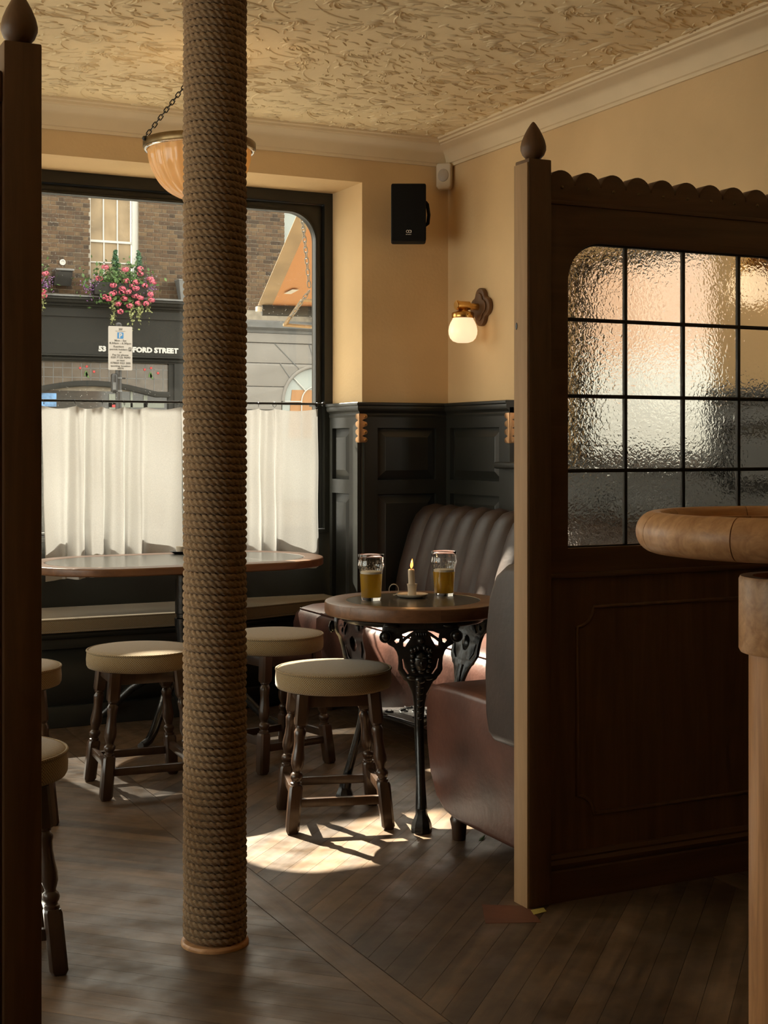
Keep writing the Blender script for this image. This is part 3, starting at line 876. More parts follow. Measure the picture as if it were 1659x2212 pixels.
# frame around the glass
LX0, LX1, LZ0, LZ1 = 2.243, 3.083, 1.004, 1.880
O('glazing_frame', S(xz(flat_me([rect(PX1, SX1, 0.93, 1.984), rrect(LX0, LX1, LZ0, LZ1, 0.115, 14, (0, 0, 1, 1))], 0.042, 0.003), PY0 + 0.039)), 'oak_h', scr)
colx = [LX0 + (LX1 - LX0) * k / 4 for k in range(5)]
rowz = [LZ0, 1.224, 1.439, 1.659, LZ1]
PG = PY0 + 0.039
def arc_corner(cx, cz, r, a0):
    return [(cx + r * math.cos(a0 + PI / 2 * j / 10), cz + r * math.sin(a0 + PI / 2 * j / 10)) for j in range(11)]
for i in range(4):
    for j in range(4):
        x0, x1, z0, z1 = colx[i], colx[i + 1], rowz[j], rowz[j + 1]
        g = 0.0015
        if j == 3 and i == 0: o_ = [(x0, z0), (x1, z0), (x1, z1)] + arc_corner(x0 + .113, z1 - .113, .113, PI / 2)
        elif j == 3 and i == 3: o_ = [(x0, z0), (x1, z0)] + arc_corner(x1 - .113, z1 - .113, .113, 0) + [(x0, z1)]
        else: o_ = rect(x0, x1, z0, z1)
        O('pane', S(xz(flat_me([o_], 0.004), PG)), 'hammered', scr)
for i in (1, 2, 3):
    SB('lead_came', colx[i] - 0.0055, colx[i] + 0.0055, PG - 0.007, PG + 0.007, LZ0, LZ1 - 0.002, 'lead', 0.003)
for j in (1, 2, 3):
    SB('lead_came', LX0, LX1, PG - 0.0068, PG + 0.0068, rowz[j] - 0.0055, rowz[j] + 0.0055, 'lead', 0.003)
O('edge_came', S(xz(flat_me([rrect(LX0 - .003, LX1 + .003, LZ0 - .003, LZ1 + .003, 0.115, 14, (0, 0, 1, 1)), rrect(LX0 + .005, LX1 - .005, LZ0 + .005, LZ1 - .005, 0.111, 14, (0, 0, 1, 1))], 0.018, 0.003), PG)), 'lead', scr)
# lower boarding
SB('lower_board', PX1, SX1, PY0 + 0.026, PY0 + 0.052, 0.0, 0.935, 'oak_v')
SB('rail_moulding', PX1, SX1, PY0 + 0.014, PY0 + 0.03, 0.918, 0.934, 'oak_h', 0.005)
def notch(x0, x1, z0, z1, r):
    pts = []
    for (cx, cz, a0) in ((x0, z0, PI / 2), (x1, z0, PI), (x1, z1, 1.5 * PI), (x0, z1, 0)):
        for j in range(9):
            a = a0 - PI / 2 * j / 8
            pts.append((cx + r * math.cos(a), cz + r * math.sin(a)))
    return pts
nt_ = notch(2.278, SX1 - 0.10, 0.236, 0.831, 0.055)
O('panel_moulding', S(tube_me([(x, PY0 + 0.026, z) for x, z in nt_], 0.0055, 8, closed=True)), 'oak_v', scr)
sk = [(0.0, 0.0), (0.016, 0.0), (0.016, 0.085), (0.012, 0.090), (0.017, 0.098), (0.019, 0.108), (0.012, 0.118), (0.014, 0.124), (0.008, 0.134), (0.0, 0.136)]
O('skirting', S(sweep_me(sk, [(SX1, PY0 + 0.026), (PX1, PY0 + 0.026)])), 'oak_h', scr)

# nearer screen at the left edge: post, finial, start of its panel
LXA, LYA = 0.552, 2.85
lscr = E('oak_screen', (LXA, LYA, 0), 0, 'dark oak screen end post with pointed finial at the left edge', 'screen')
O('post', box_me(0, 0.0755, 0, 0.0755, 0, PTOP, 0.005), 'oak_v', lscr)
O('finial', lathe_me([(r, z + PTOP) for r, z in FINIAL], 28), 'oak_v', lscr, (0.0377, 0.0377, 0))
O('panel', box_me(-1.1, 0.0, 0.02, 0.055, 0.0, 2.0, 0.003), 'oak_v', lscr)
O('capping_rail', box_me(-1.1, 0.0, 0.012, 0.063, 1.98, 2.045, 0.006), 'oak_h', lscr)

# ------------------------------------------------------------------ rope-wrapped pillar
pil = E('rope_pillar', (1.222, 3.512, 0), 0, 'round pillar wrapped floor to ceiling in thick twisted hemp rope', 'pillar')
O('core', lathe_me([(0.070, 0.0), (0.070, CEIL - 0.002)], 32), 'rope', pil)
O('base_ring', lathe_me([(0.088, 0.0), (0.0885, 0.004), (0.087, 0.009), (0.0845, 0.012), (0.07, 0.013)], 48), 'bar_oak', pil)
def rope_me():
    PITCH, RR, RC = 0.0187, 0.0108, 0.0722     # spacing of turns, rope radius, coil radius
    turns = int((CEIL - 0.03) / PITCH)
    seg = 190                                   # steps per turn
    n = turns * seg
    th = np.arange(n + 1) * 2 * PI / seg
    zc = 0.020 + th / (2 * PI) * PITCH + 0.0007 * np.sin(th * 0.37 + 1)
    phi = np.linspace(-1.95, 1.95, 11)          # outer side of the rope only; the rest lies on the core
    sarc = th * (RC + RR)
    LAY = 0.0565
    psi = 2 * PI * sarc / LAY
    rc = RC + 0.0008 * np.sin(th * 0.11)
    lob = np.abs(np.sin(1.5 * (phi[None, :] - psi[:, None])))          # three strands
    r = RR * (0.66 + 0.40 * lob ** 0.75)
    rad = rc[:, None] + r * np.cos(phi)[None, :]
    z = zc[:, None] + r * np.sin(phi)[None, :] * 1.0
    X = rad * np.cos(-th)[:, None]; Y = rad * np.sin(-th)[:, None]
    V = np.stack([X, Y, z], -1).reshape(-1, 3)
    m_ = len(phi)
    i = np.arange(n)[:, None] * m_ + np.arange(m_ - 1)[None, :]
    F = np.stack([i, i + m_, i + m_ + 1, i + 1], -1).reshape(-1, 4)
    return mesh_np(V, F, smooth=True)
O('rope', rope_me(), 'rope', pil)
def fuzz_me():
    V, F = [], []
    for k in range(1500):
        a = rng.uniform(0, 2 * PI); z = rng.uniform(0.02, 2.85) if rng.random() < .4 else rng.uniform(0.02, 1.15)
        L = rng.uniform(0.004, 0.012); t = 0.00022
        d = np.array([math.cos(a), math.sin(a), 0]) + rng.normal(0, .6, 3) * np.array([.5, .5, 1.2])
        p = np.array([0.0825 * math.cos(a), 0.0825 * math.sin(a), z]); q = p + d / np.linalg.norm(d) * L
        s = np.array([-math.sin(a), math.cos(a), 0]) * t
        u = np.array([0, 0, t])
        k0 = len(V); V += [p - s, p + s, q, p + u]
        F += [(k0, k0 + 1, k0 + 2), (k0, k0 + 3, k0 + 2)]
    return mesh_np(V, F, smooth=False)
tag(O('loose_fibres', fuzz_me(), 'rope', pil), kind='stuff')

# ------------------------------------------------------------------ stools
def ring_leg(rings, foot, top, H):
    V, F = [], []
    n = 16
    for (z, R, e) in rings:
        t = z / H
        cx = foot[0] + (top[0] - foot[0]) * t; cy = foot[1] + (top[1] - foot[1]) * t
        for k in range(n):
            a = 2 * PI * (k + 0.5) / n
            c, s = abs(math.cos(a)), abs(math.sin(a))
            r = R / (c ** e + s ** e) ** (1 / e)
            V.append((cx + r * math.cos(a), cy + r * math.sin(a), z))
    m_ = len(rings)
    for i in range(m_ - 1):
        for k in range(n):
            F.append((i * n + k, i * n + (k + 1) % n, (i + 1) * n + (k + 1) % n, (i + 1) * n + k))
    F.append(tuple(range(n - 1, -1, -1))); F.append(tuple(range((m_ - 1) * n, m_ * n)))
    return smooth_by_angle(mesh_from(V, F), 38)
LEG = [(0.0, .0165, 6), (0.012, .0225, 9), (.150, .0225, 9), (.158, .0195, 7), (.1585, .0185, 2), (.166, .0190, 2), (.168, .0150, 2), (.173, .0150, 2),
       (.179, .0195, 2), (.187, .0218, 2), (.195, .0195, 2), (.200, .0140, 2), (.205, .0140, 2), (.211, .0165, 2), (.226, .0215, 2), (.245, .0225, 2),
       (.272, .0185, 2), (.300, .0168, 2), (.320, .0190, 2), (.333, .0208, 2), (.341, .0170, 2), (.346, .0145, 2), (.349, .0185, 2), (.355, .0185, 2),
       (.356, .0205, 7), (.365, .0225, 9), (.458, .0225, 9)]
STOOL_G = 'low round stools with turned legs'
def make_stool():
    root = E('pub_stool', (0, 0, 0), 0, 'stool', 'stool', STOOL_G)
    prof = [(0.0, .457), (.186, .457), (.197, .461), (.2015, .470), (.2025, .490), (.2005, .514), (.1985, .521), (.190, .5265), (.165, .5315), (.12, .5365), (.06, .5395), (0.0, .5400)]
    O('seat_cushion', uv_metric(lathe_me(prof, 64, smooth=60)), 'tweed', root)
    O('piping', uv_metric(tube_me([(.1995 * math.cos(a), .1995 * math.sin(a), .5225) for a in np.linspace(0, 2 * PI, 65)[:-1]], .0040, 8, closed=True)), 'tweed', root)
    for sx in (-1, 1):
        for sy in (-1, 1):
            O('leg', ring_leg(LEG, (.163 * sx, .163 * sy), (.120 * sx, .120 * sy), .458), 'stool_wood', root)
    at = lambda z: .163 - .043 * z / .458
    for s in (-1, 1):
        a = at(.435)
        O('apron_rail', box_me(-a, a, s * a - .010, s * a + .010, .412, .457, .002), 'stool_wood', root)
        O('apron_rail', box_me(s * a - .010, s * a + .010, -a, a, .412, .457, .002), 'stool_wood', root)
        a = at(.10)
        O('stretcher', box_me(-a, a, s * a - .010, s * a + .010, .084, .113, .003), 'stool_wood', root)
        a = at(.12)
        O('stretcher', box_me(s * a - .010, s * a + .010, -a, a, .106, .136, .003), 'stool_wood', root)
    return root
stool0 = make_stool()
for i, (x, y, a, lab) in enumerate([
        (1.998, 4.497, -16, 'brown tweed stool standing in the sun patch beside the iron table'),
        (1.525, 5.240, -4, 'brown tweed stool just left of the rope pillar at the oval table'),
        (2.140, 5.415, 12, 'brown tweed stool just right of the rope pillar, before the window bench'),
        (0.968, 5.025, -10, 'brown tweed stool half hidden by the left oak post, the farther one'),
        (0.664, 3.655, -7, 'brown tweed stool half hidden by the left oak post, the nearest one')]):
    o = stool0 if i == 0 else copy_tree(stool0)
    o.location = (x, y, 0); o.rotation_euler = (0, 0, math.radians(a)); o['label'] = lab

# ------------------------------------------------------------------ window bench
wb = E('window_bench', (2.0, 6.7, 0), 0, 'long fixed bench with brown tweed cushion under the street window', 'bench')
def W0(me): me.transform(Matrix.Translation((-2.0, -6.7, 0))); return me
front = [(1.0, 6.440), (1.5, 6.444), (2.05, 6.452), (2.28, 6.480), (2.5, 6.535), (2.75, 6.620), (2.98, 6.695), (3.035, 6.735)]
def fl(off, back=6.945):
    return [(x, y + off) for x, y in front] + [(3.035, back), (1.0, back)]
me = flat_me([fl(0.0)], 0.062, 0.014, 3); me.transform(Matrix.Translation((0, 0, 0.471)))
O('cushion', uv_box(smooth_by_angle(W0(me), 50)), 'bench_cloth', wb)
for z in (0.499, 0.4435):
    pp = [(x, y + 0.002, z) for x, y in front]
    O('piping', uv_box(W0(tube_me(pp, 0.004, 8))), 'bench_cloth', wb)
me = flat_me([fl(0.02)], 0.03); me.transform(Matrix.Translation((0, 0, 0.425)))
O('seat_board', W0(me), 'dado', wb)
me = flat_me([fl(0.05)], 0.41); me.transform(Matrix.Translation((0, 0, 0.205)))
O('base', W0(me), 'dado', wb)
for z0, z1, d in ((0.0, 0.10, 0.030), (0.36, 0.41, 0.035)):
    me = flat_me([fl(d)], z1 - z0, 0.004); me.transform(Matrix.Translation((0, 0, (z0 + z1) / 2)))
    O('base_moulding', W0(me), 'dado', wb)

# ------------------------------------------------------------------ leather banquettes
BQ = E('leather_banquette', (3.1, 5.35, 0), 0, 'aged brown leather banquette with fluted back along the right wall', 'banquette')
def Q(me): me.transform(Matrix.Translation((-3.1, -5.35, 0))); return me
seatp = [(2.760, .105), (2.715, .150), (2.685, .240), (2.668, .340), (2.664, .420), (2.678, .466), (2.712, .494), (2.770, .507), (2.90, .512), (3.30, .500), (3.30, .105)]
Y0B, Y1B = 4.235, 6.500
O('seat', Q(xz(flat_me([seatp], Y1B - Y0B, 0.018, 3), (Y0B + Y1B) / 2)), 'leather', BQ)
O('seat_piping', Q(tube_me([(2.700, y, .489) for y in np.linspace(Y0B + .02, Y1B - .02, 20)], .004, 8)), 'leather', BQ)
pathb = [(3.28, .44), (3.238, .500), (3.236, .56), (3.246, .62), (3.262, .69), (3.284, .76), (3.306, .83), (3.328, .885), (3.352, .930), (3.384, .958), (3.425, .968), (3.465, .958), (3.498, .930), (3.512, .88), (3.515, .5)]
def flute_me(w):
    V, F = [], []
    nw = 11
    P = [Vector(p) for p in pathb]
    for i, p in enumerate(P):
        a = P[max(i - 1, 0)]; c = P[min(i + 1, len(P) - 1)]
        t = (c - a).normalized(); nrm = Vector((-t.y, t.x))
        for k in range(nw):
            v = k / (nw - 1)
            bul = 0.030 * (math.sin(PI * v) ** 0.55 if 0 < v < 1 else 0)
            q = p + nrm * bul
            V.append((q.x, -w / 2 + w * v, q.y))
    for i in range(len(P) - 1):
        for k in range(nw - 1):
            F.append((i * nw + k, i * nw + k + 1, (i + 1) * nw + k + 1, (i + 1) * nw + k))
    me = mesh_from(V, F); bm = bmesh.new(); bm.from_mesh(me); bmesh.ops.recalc_face_normals(bm, faces=bm.faces[:]); bm.to_mesh(me); bm.free()
    return smooth_by_angle(me, 75)
nfl = 14; wfl = (6.49 - 4.25) / nfl
fm = flute_me(wfl)
for k in range(nfl):
    O('back_flute', fm, 'leather_dark', BQ, (-3.1, 4.25 + wfl * (k + .5) - 5.35, 0))
O('back_shell', Q(xz(flat_me([[(3.30, .10), (3.30, .70), (3.36, .90), (3.43, .95), (3.50, .92), (3.535, .80), (3.535, .10)]], 2.24), 5.37)), 'leather_dark', BQ)
bun = [(0.0, 0.0), (.024, 0.0), (.026, .004), (.030, .055), (.034, .070), (.036, .082), (.030, .092), (.030, .108)]
bunm = lathe_me(bun, 20)
for y in (4.35, 5.23, 6.35):
    O('foot', bunm, 'stool_wood', BQ, (2.80 - 3.1, y - 5.35, 0))
    O('foot', bunm, 'stool_wood', BQ, (3.42 - 3.1, y - 5.35, 0))

BA = E('leather_banquette', (2.85, 3.85, 0), 0, 'dark brown leather banquette seen end on behind the oak screen post', 'banquette')
def A(me): me.transform(Matrix.Translation((-2.85, -3.85, 0))); return me
sp = [(3.50, .085), (3.99, .085), (4.07, .098), (4.13, .135), (4.175, .21), (4.197, .31), (4.203, .40), (4.196, .462), (4.168, .498), (4.11, .513), (3.98, .517), (3.50, .512)]
O('seat', A(yz(flat_me([sp], 3.49 - 2.20, 0.022, 4), (3.49 + 2.20) / 2)), 'leather', BA)
O('seat_piping', A(tube_me([(2.207, y, z) for y, z in ((4.196, .462), (4.165, .492), (4.11, .503), (4.0, .500), (3.92, .478), (3.84, .445), (3.76, .405))], .0035, 8)), 'leather', BA)
bp_ = [(3.48, .40), (3.70, .400), (3.735, .42), (3.752, .48), (3.757, .60), (3.750, .74), (3.730, .84), (3.690, .908), (3.630, .943), (3.55, .950), (3.48, .945)]
O('backrest', A(yz(flat_me([bp_], 3.49 - 2.165, 0.03, 4), (3.49 + 2.165) / 2)), 'leather_dark', BA)
O('back_piping', A(tube_me([(2.176, y, z) for y, z in ((3.70, .412), (3.726, .43), (3.74, .48), (3.745, .60), (3.738, .74), (3.718, .835), (3.68, .897), (3.625, .930), (3.55, .938))], .0035, 8)), 'leather_dark', BA)
for x, y in ((2.262, 4.075), (3.4, 4.075), (2.262, 3.56), (3.4, 3.56)):
    O('foot', lathe_me([(r * .85, z * .82) for r, z in bun], 20), 'stool_wood', BA, (x - 2.85, y - 3.85, 0))

# ------------------------------------------------------------------ cast-iron round table
TC = (2.290, 4.460)
TT = 0.750
it = E('iron_table', (*TC, 0), 0, 'round oak-rimmed pub table on ornate black cast-iron legs', 'table')
NR = 6
for k in range(NR):     # rim in jointed segments
    V, F = [], []
    prof = [(.2390, .7045), (.308, .7045), (.3120, .7075), (.3135, .713), (.3135, .742), (.3118, .7475), (.307, .7500), (.2390, .7502)]
    a0, a1 = 2 * PI * k / NR + .001 + .35, 2 * PI * (k + 1) / NR - .001 + .35
    ns = 17
    for a in np.linspace(a0, a1, ns):
        for r_, z_ in prof: V.append((r_ * math.cos(a), r_ * math.sin(a), z_))
    n = len(prof)
    for i in range(ns - 1):
        for j in range(n):
            F.append((i * n + j, (i + 1) * n + j, (i + 1) * n + (j + 1) % n, i * n + (j + 1) % n))
    F.append(tuple(range(n))); F.append(tuple(range((ns - 1) * n + n - 1, (ns - 1) * n - 1, -1)))
    me = mesh_from(V, F); bm = bmesh.new(); bm.from_mesh(me); bmesh.ops.recalc_face_normals(bm, faces=bm.faces[:]); bm.to_mesh(me); bm.free()
    O('rim_segment', smooth_by_angle(me, 40), 'table_oak', it)
O('inlay', lathe_me([(0.0, .706), (.2385, .706), (.2385, .7494), (0.0, .7497)], 64), 'slate', it)
O('inlay_line', tube_me([(.2388 * math.cos(a), .2388 * math.sin(a), .7494) for a in np.linspace(0, 2 * PI, 65)[:-1]], .0012, 6, closed=True), 'bronze', it)
O('apron_ring', lathe_me([(.243, .682), (.250, .680), (.256, .685), (.258, .694), (.254, .697), (.260, .700), (.260, .7045), (.236, .7045), (.236, .684), (.243, .682)], 64, closed=False), 'iron', it)
def rz_(z):
    pts = [(0, .272), (.03, .272), (.10, .262), (.20, .232), (.30, .204), (.345, .197), (.40, .200), (.47, .214), (.54, .236), (.60, .250), (.66, .254), (.72, .252)]
    for (a, ra), (b_, rb) in zip(pts, pts[1:]):
        if a <= z <= b_: return ra + (rb - ra) * (z - a) / (b_ - a)
    return pts[-1][1]
def cz(v): return 1.3 - ((1250 + v / 3.95) - 960) / 643.0
def ct(x): return (x - 850) / 2541.0
half = [(0, .704), (.10, .704), (.128, .698), (.136, .680), (.135, .660), (.126, .640), (.112, .626), (.094, .617), (.083, .602), (.077, .585), (.0755, .560), (.0770, .540), (.070, .525), (.061, .515), (.056, .505), (.046, .498), (.040, .488), (.033, .472), (.024, .450), (.019, .420), (.0165, .380), (.016, .330), (.015, .25), (.0155, .16), (.018, .10), (.0195, .06), (0, .06)]
outer = half[1:-1] + [(-t, z) for t, z in reversed(half[1:-1])]
def hole(pts): return [(ct(x), cz(v)) for x, v in pts]
hs_ = [hole([(903, 446), (955, 452), (988, 466), (1012, 474), (1004, 512), (975, 492), (945, 470)]),
       hole([(933, 494), (968, 515), (1003, 545), (1001, 580), (985, 586), (962, 548), (940, 515)]),
       hole([(1035, 514), (1062, 514), (1083, 533), (1062, 556), (1040, 545)]),
       hole([(1003, 688), (985, 765), (948, 823), (958, 828), (998, 772), (1010, 690)])]
holes = hs_ + [[(-t, z) for t, z in reversed(h)] for h in hs_]
def leg_plate():
    me = flat_me([outer] + holes, 0.016, 0.003)
    bm = bmesh.new(); bm.from_mesh(me)
    bmesh.ops.triangulate(bm, faces=bm.faces[:])
    bmesh.ops.subdivide_edges(bm, edges=[e for e in bm.edges if e.calc_length() > .05], cuts=2)
    for v in bm.verts:
        t, z, w = v.co
        r = rz_(max(0, min(.72, z))) + w
        a = t / 0.255
        # plate leans with the leg and wraps round the circle
        v.co = (r * math.cos(a) * 0.35 + 0.65 * r, 0.255 * math.sin(a), z) if True else v.co
    bm.to_mesh(me); bm.free()
    return smooth_by_angle(me, 35)
def blob(c, s, seg=10):
    bm = bmesh.new(); bmesh.ops.create_uvsphere(bm, u_segments=seg, v_segments=max(6, seg - 2), radius=1.0)
    me = bpy.data.meshes.new('b'); bm.to_mesh(me); bm.free()
    me.transform(Matrix.Translation(c) @ Matrix.Diagonal((*s, 1)))
    me.polygons.foreach_set('use_smooth', [True] * len(me.polygons))
    return me
def mask_relief():
    """classical head with hair and wreath, in local x (outwards), y, z"""
    L = []
    def add(t, z, out, sy, sz, sx): L.append(blob((rz_(z) + out, t, z), (sx, sy, sz)))
    add(0, .572, .008, .027, .038, .026)             # face
    add(0, .565, .030, .0045, .010, .007)            # nose
    add(0, .549, .026, .010, .004, .006)             # mouth
    add(0, .536, .022, .011, .007, .010)             # chin
    for s in (-1, 1):
        add(s * .0105, .576, .026, .006, .0035, .005)   # eyes
        add(s * .0115, .584, .027, .009, .0025, .005)   # brows
        for k in range(5):                           # curls down the side
            add(s * (.026 + .003 * math.sin(k)), .607 - .017 * k, .012, .010, .009, .014)
        for k in range(3):
            add(s * (.010 + .011 * k), .617 - .004 * k, .018, .008, .009, .012)
        add(s * .026, .512, .006, .022, .010, .010)
        add(s * .120, .655, .006, .016, .016, .012)     # wing volutes
        add(s * .098, .690, .004, .026, .007, .009)
    add(0, .640, .012, .014, .012, .012)
    for k in range(5): add(-.016 + .008 * k, .662, .008, .004, .008, .008)
    add(0, .505, .010, .020, .014, .014)
    for k in range(6): add(0, .480 - .022 * k, .006, .016 - .0012 * k, .009, .012)
    return join_me(L)
plate, mask = leg_plate(), mask_relief()
zs = np.linspace(.50, .055, 20)
stem = tube_me([(rz_(z), 0, z) for z in zs], [.017 - .003 * math.sin(PI * (z - .05) / .45) + (.003 if z < .10 else 0) for z in zs], 12)
footp = lathe_me([(0.0, 0.0), (.034, 0.0), (.0355, .012), (.034, .028), (.030, .040), (.024, .052), (.0195, .064), (.0185, .08)], 8, smooth=25)
vol = tube_me([(rz_(.655) + .008, .120 + .018 * math.cos(a), .655 + .018 * math.sin(a)) for a in np.linspace(0, 2 * PI, 17)[:-1]], .0035, 6, closed=True)
BASEA = math.atan2(-.252, -.098)
for k in range(3):
    a = BASEA + 2 * PI / 3 * k
    lg = O('leg', plate, 'iron', it, (0, 0, 0), (0, 0, a))
    tag(O('mask_relief', mask, 'iron', lg), kind='stuff')
    O('stem', stem, 'iron', lg)
    O('foot', footp, 'iron', lg, (.272, 0, 0))
    O('volute', vol, 'iron', lg)
    v2 = O('volute', vol, 'iron', lg); v2.scale = (1, -1, 1)
tri = []
for k in range(3):
    a = BASEA + 2 * PI / 3 * k
    for da, r_ in ((-.08, .200), (.08, .200), (.42, .130), (PI / 3, .105), (2 * PI / 3 - .42, .130)):
        tri.append((r_ * math.cos(a + da), r_ * math.sin(a + da)))
me = flat_me([tri], .016, .005, 2); me.transform(Matrix.Translation((0, 0, .343)))
sh = O('shelf', smooth_by_angle(me, 60), 'iron', it)
L = []
for k in range(16):
    a = rng.uniform(0, 2 * PI); r_ = rng.uniform(.03, .15)
    c = np.array([r_ * math.cos(a), r_ * math.sin(a), .353]); b0 = rng.uniform(0, 2 * PI); sg = rng.choice([-1, 1])
    L.append(tube_me([c + np.array([.004 + .004 * t, .004 + .004 * t, 0]) * np.array([math.cos(b0 + sg * t), math.sin(b0 + sg * t), 0]) for t in np.linspace(0, 5, 14)], [.0045 * (1 - i / 20) for i in range(14)], 6))
tag(O('shelf_scrolls', join_me(L), 'iron', sh), kind='stuff')

# ------------------------------------------------------------------ things on the iron table
pint_out = [(0.0, 0.0), (.0335, 0.0), (.0350, .003), (.0372, .045), (.0402, .095), (.0425, .108), (.0462, .118), (.0470, .124), (.0455, .131), (.0440, .138), (.0450, .150), (.0462, .161), (.0455, .1625), (.0440, .1610), (.0425, .148), (.0418, .138), (.0432, .131), (.0447, .124), (.0440, .118), (.0402, .108), (.0380, .095), (.0350, .045), (.0330, .014), (.030, .0115), (0.0, .0110)]
def pint(loc, level, label):
    g = E('pint_glass', (*loc, TT), 0, label, 'glass', 'pints of beer on the iron table')
    O('glass', lathe_me(pint_out, 48, smooth=60), 'clear', g)
    def ri(z):
        pts = [(.0115, .0330), (.045, .0350), (.095, .0380), (.108, .0402), (.118, .0440)]
        for (a, ra), (b_, rb) in zip(pts, pts[1:]):
            if a <= z <= b_: return ra + (rb - ra) * (z - a) / (b_ - a)
        return .0440
    zs = [.0115, .03, .045, .07, level]
    O('beer', lathe_me([(0.0, .0112)] + [(ri(z) + .0003, z) for z in zs] + [(0.0, level)], 48), 'beer', g)
    O('foam', lathe_me([(0.0, level), (ri(level) - .0002, level), (ri(level + .006) - .0002, level + .007), (ri(level + .006) - .004, level + .009), (0.0, level + .0075)], 48), 'foam', g)
    V, F = [], []
    for k in range(150):          # dried lacing inside the glass
        a = rng.uniform(0, 2 * PI); z = level + .010 + abs(rng.normal(0, .014)); L = rng.uniform(.001, .004); w = rng.uniform(.0004, .0011)
        if z > .148: continue
        r_ = min(.0408, ri(z)) - .0005
        an = rng.uniform(0, PI)
        k0 = len(V)
        for (du, dv) in ((-1, 0), (0, -1), (1, 0), (0, 1)):
            uu = (du * L * math.cos(an) - dv * w * math.sin(an)); vv = (du * L * math.sin(an) + dv * w * math.cos(an))
            V.append((r_ * math.cos(a + uu / r_), r_ * math.sin(a + uu / r_), z + vv))
        F.append((k0, k0 + 1, k0 + 2, k0 + 3))
    tag(O('foam_lacing', mesh_np(V, F, smooth=False), 'foam', g), kind='stuff')
pint((2.150, 4.512), .094, 'pint glass of golden beer on the iron table, the one left of the candle')
pint((2.452, 4.530), .088, 'pint glass of golden beer on the iron table, the one right of the candle')

ch = E('candle_holder', (2.322, 4.530, TT), 0, 'small white ceramic chamberstick with loop handle on the iron table', 'candle holder')
O('dish', lathe_me([(0.0, 0.0), (.034, 0.0), (.050, .004), (.0575, .0105), (.0585, .013), (.0565, .0125), (.045, .008), (.02, .0065), (0.0, .0065)], 40), 'ceramic', ch)
O('socket', lathe_me([(.0155, .006), (.0150, .02), (.0165, .036), (.0190, .0475), (.0192, .049), (.0170, .0488), (.0140, .034), (.0135, .02), (0.0, .02)], 28), 'ceramic', ch)
hd = Vector((-.899, .438, 0)).normalized()
hp = []
for t in np.linspace(0, 1, 22):
    a = -PI * 0.55 + t * PI * 1.75
    hp.append(hd * (.066 + .017 * math.cos(a) * -1) + Vector((0, 0, .028 + .019 * math.sin(a))))
sd = Vector((hd.y, -hd.x, 0))
V, F = [], []
for i, p in enumerate(hp):
    q = Vector(p); c_ = hd * .066 + Vector((0, 0, .028)); o_ = (q - c_).normalized() * .0012
    V += [q - sd * .007 - o_, q + sd * .007 - o_, q + sd * .007 + o_, q - sd * .007 + o_]
for i in range(len(hp) - 1):
    for j in range(4): F.append((i * 4 + j, i * 4 + (j + 1) % 4, (i + 1) * 4 + (j + 1) % 4, (i + 1) * 4 + j))
F += [(0, 1, 2, 3), ((len(hp) - 1) * 4 + 3, (len(hp) - 1) * 4 + 2, (len(hp) - 1) * 4 + 1, (len(hp) - 1) * 4)]
O('handle', smooth_by_angle(mesh_from(V, F), 40), 'ceramic', ch)
cd = E('candle', (2.322, 4.530, TT + .0205), 0, 'lit cream candle stub in the white chamberstick', 'candle')
cd.rotation_euler = (0, math.radians(-3), 0)
O('wax', lathe_me([(0.0, 0.0), (.0112, 0.0), (.0120, .02), (.0116, .060), (.0112, .078), (.0098, .0805), (.006, .079), (0.0, .078)], 24), 'wax', cd)
O('wick', tube_me([(0, 0, .077), (.0005, 0, .084), (.0016, 0, .089)], .0009, 6), 'wick', cd)
fl_ = lathe_me([(0.0, 0.0), (.0028, .003), (.0050, .009), (.0052, .013), (.0038, .021), (.0016, .030), (0.0, .036)], 16)
for v in fl_.vertices: v.co.x += 0.16 * v.co.z
O('flame', fl_, 'flame', cd, (.0012, 0, .083))
cl = bpy.data.lights.new('candle_light', 'POINT'); cl.energy = 0.25; cl.color = (1, .5, .18); cl.shadow_soft_size = .006
clo = bpy.data.objects.new('candle_light', cl); clo.location = (2.322 - .003, 4.53, TT + .130); COL.objects.link(clo)

# ------------------------------------------------------------------ oval table at the window
ot = E('oval_table', (2.01, 6.30, 0), 0, 'long oval pub table with red-brown rim below the café curtain', 'table')
OT = 0.770
def stad(hx, hy, n=20):
    pts = []
    for k in range(n + 1):
        a = -PI / 2 + PI * k / n; pts.append((hx - hy + hy * math.cos(a), hy * math.sin(a)))
    for k in range(n + 1):
        a = PI / 2 + PI * k / n; pts.append((-(hx - hy) + hy * math.cos(a), hy * math.sin(a)))
    return pts
me = flat_me([stad(.700, .400), stad(.605, .305)], .036, .008, 3); me.transform(Matrix.Translation((0, 0, OT - .018)))
O('rim', smooth_by_angle(me, 40), 'table_oak', ot)
me = flat_me([stad(.604, .304)], .034); me.transform(Matrix.Translation((0, 0, OT - .0178)))
O('inlay', me, 'slate', ot)
O('pedestal', lathe_me([(.040, .12), (.052, .15), (.056, .19), (.040, .24), (.033, .28), (.040, .30), (.046, .315), (.040, .33), (.030, .36), (.036, .42), (.044, .47), (.046, .50), (.037, .505), (.037, .52), (.043, .525), (.043, .70), (.060, .715), (.12, .725), (.12, .735)], 32), 'iron', ot, (.02, -.04, 0))
for a in (-128, 146, 52, -34):
    a = math.radians(a)
    zz = [(.045, .215), (.10, .232), (.17, .222), (.25, .175), (.32, .11), (.38, .055), (.44, .026), (.50, .020), (.535, .022)]
    rr = [.020, .022, .022, .021, .020, .019, .018, .018, .014]
    O('claw_leg', tube_me([(r_ * math.cos(a), r_ * math.sin(a), z_) for r_, z_ in zz], rr, 10), 'iron', ot, (.02, -.04, 0))
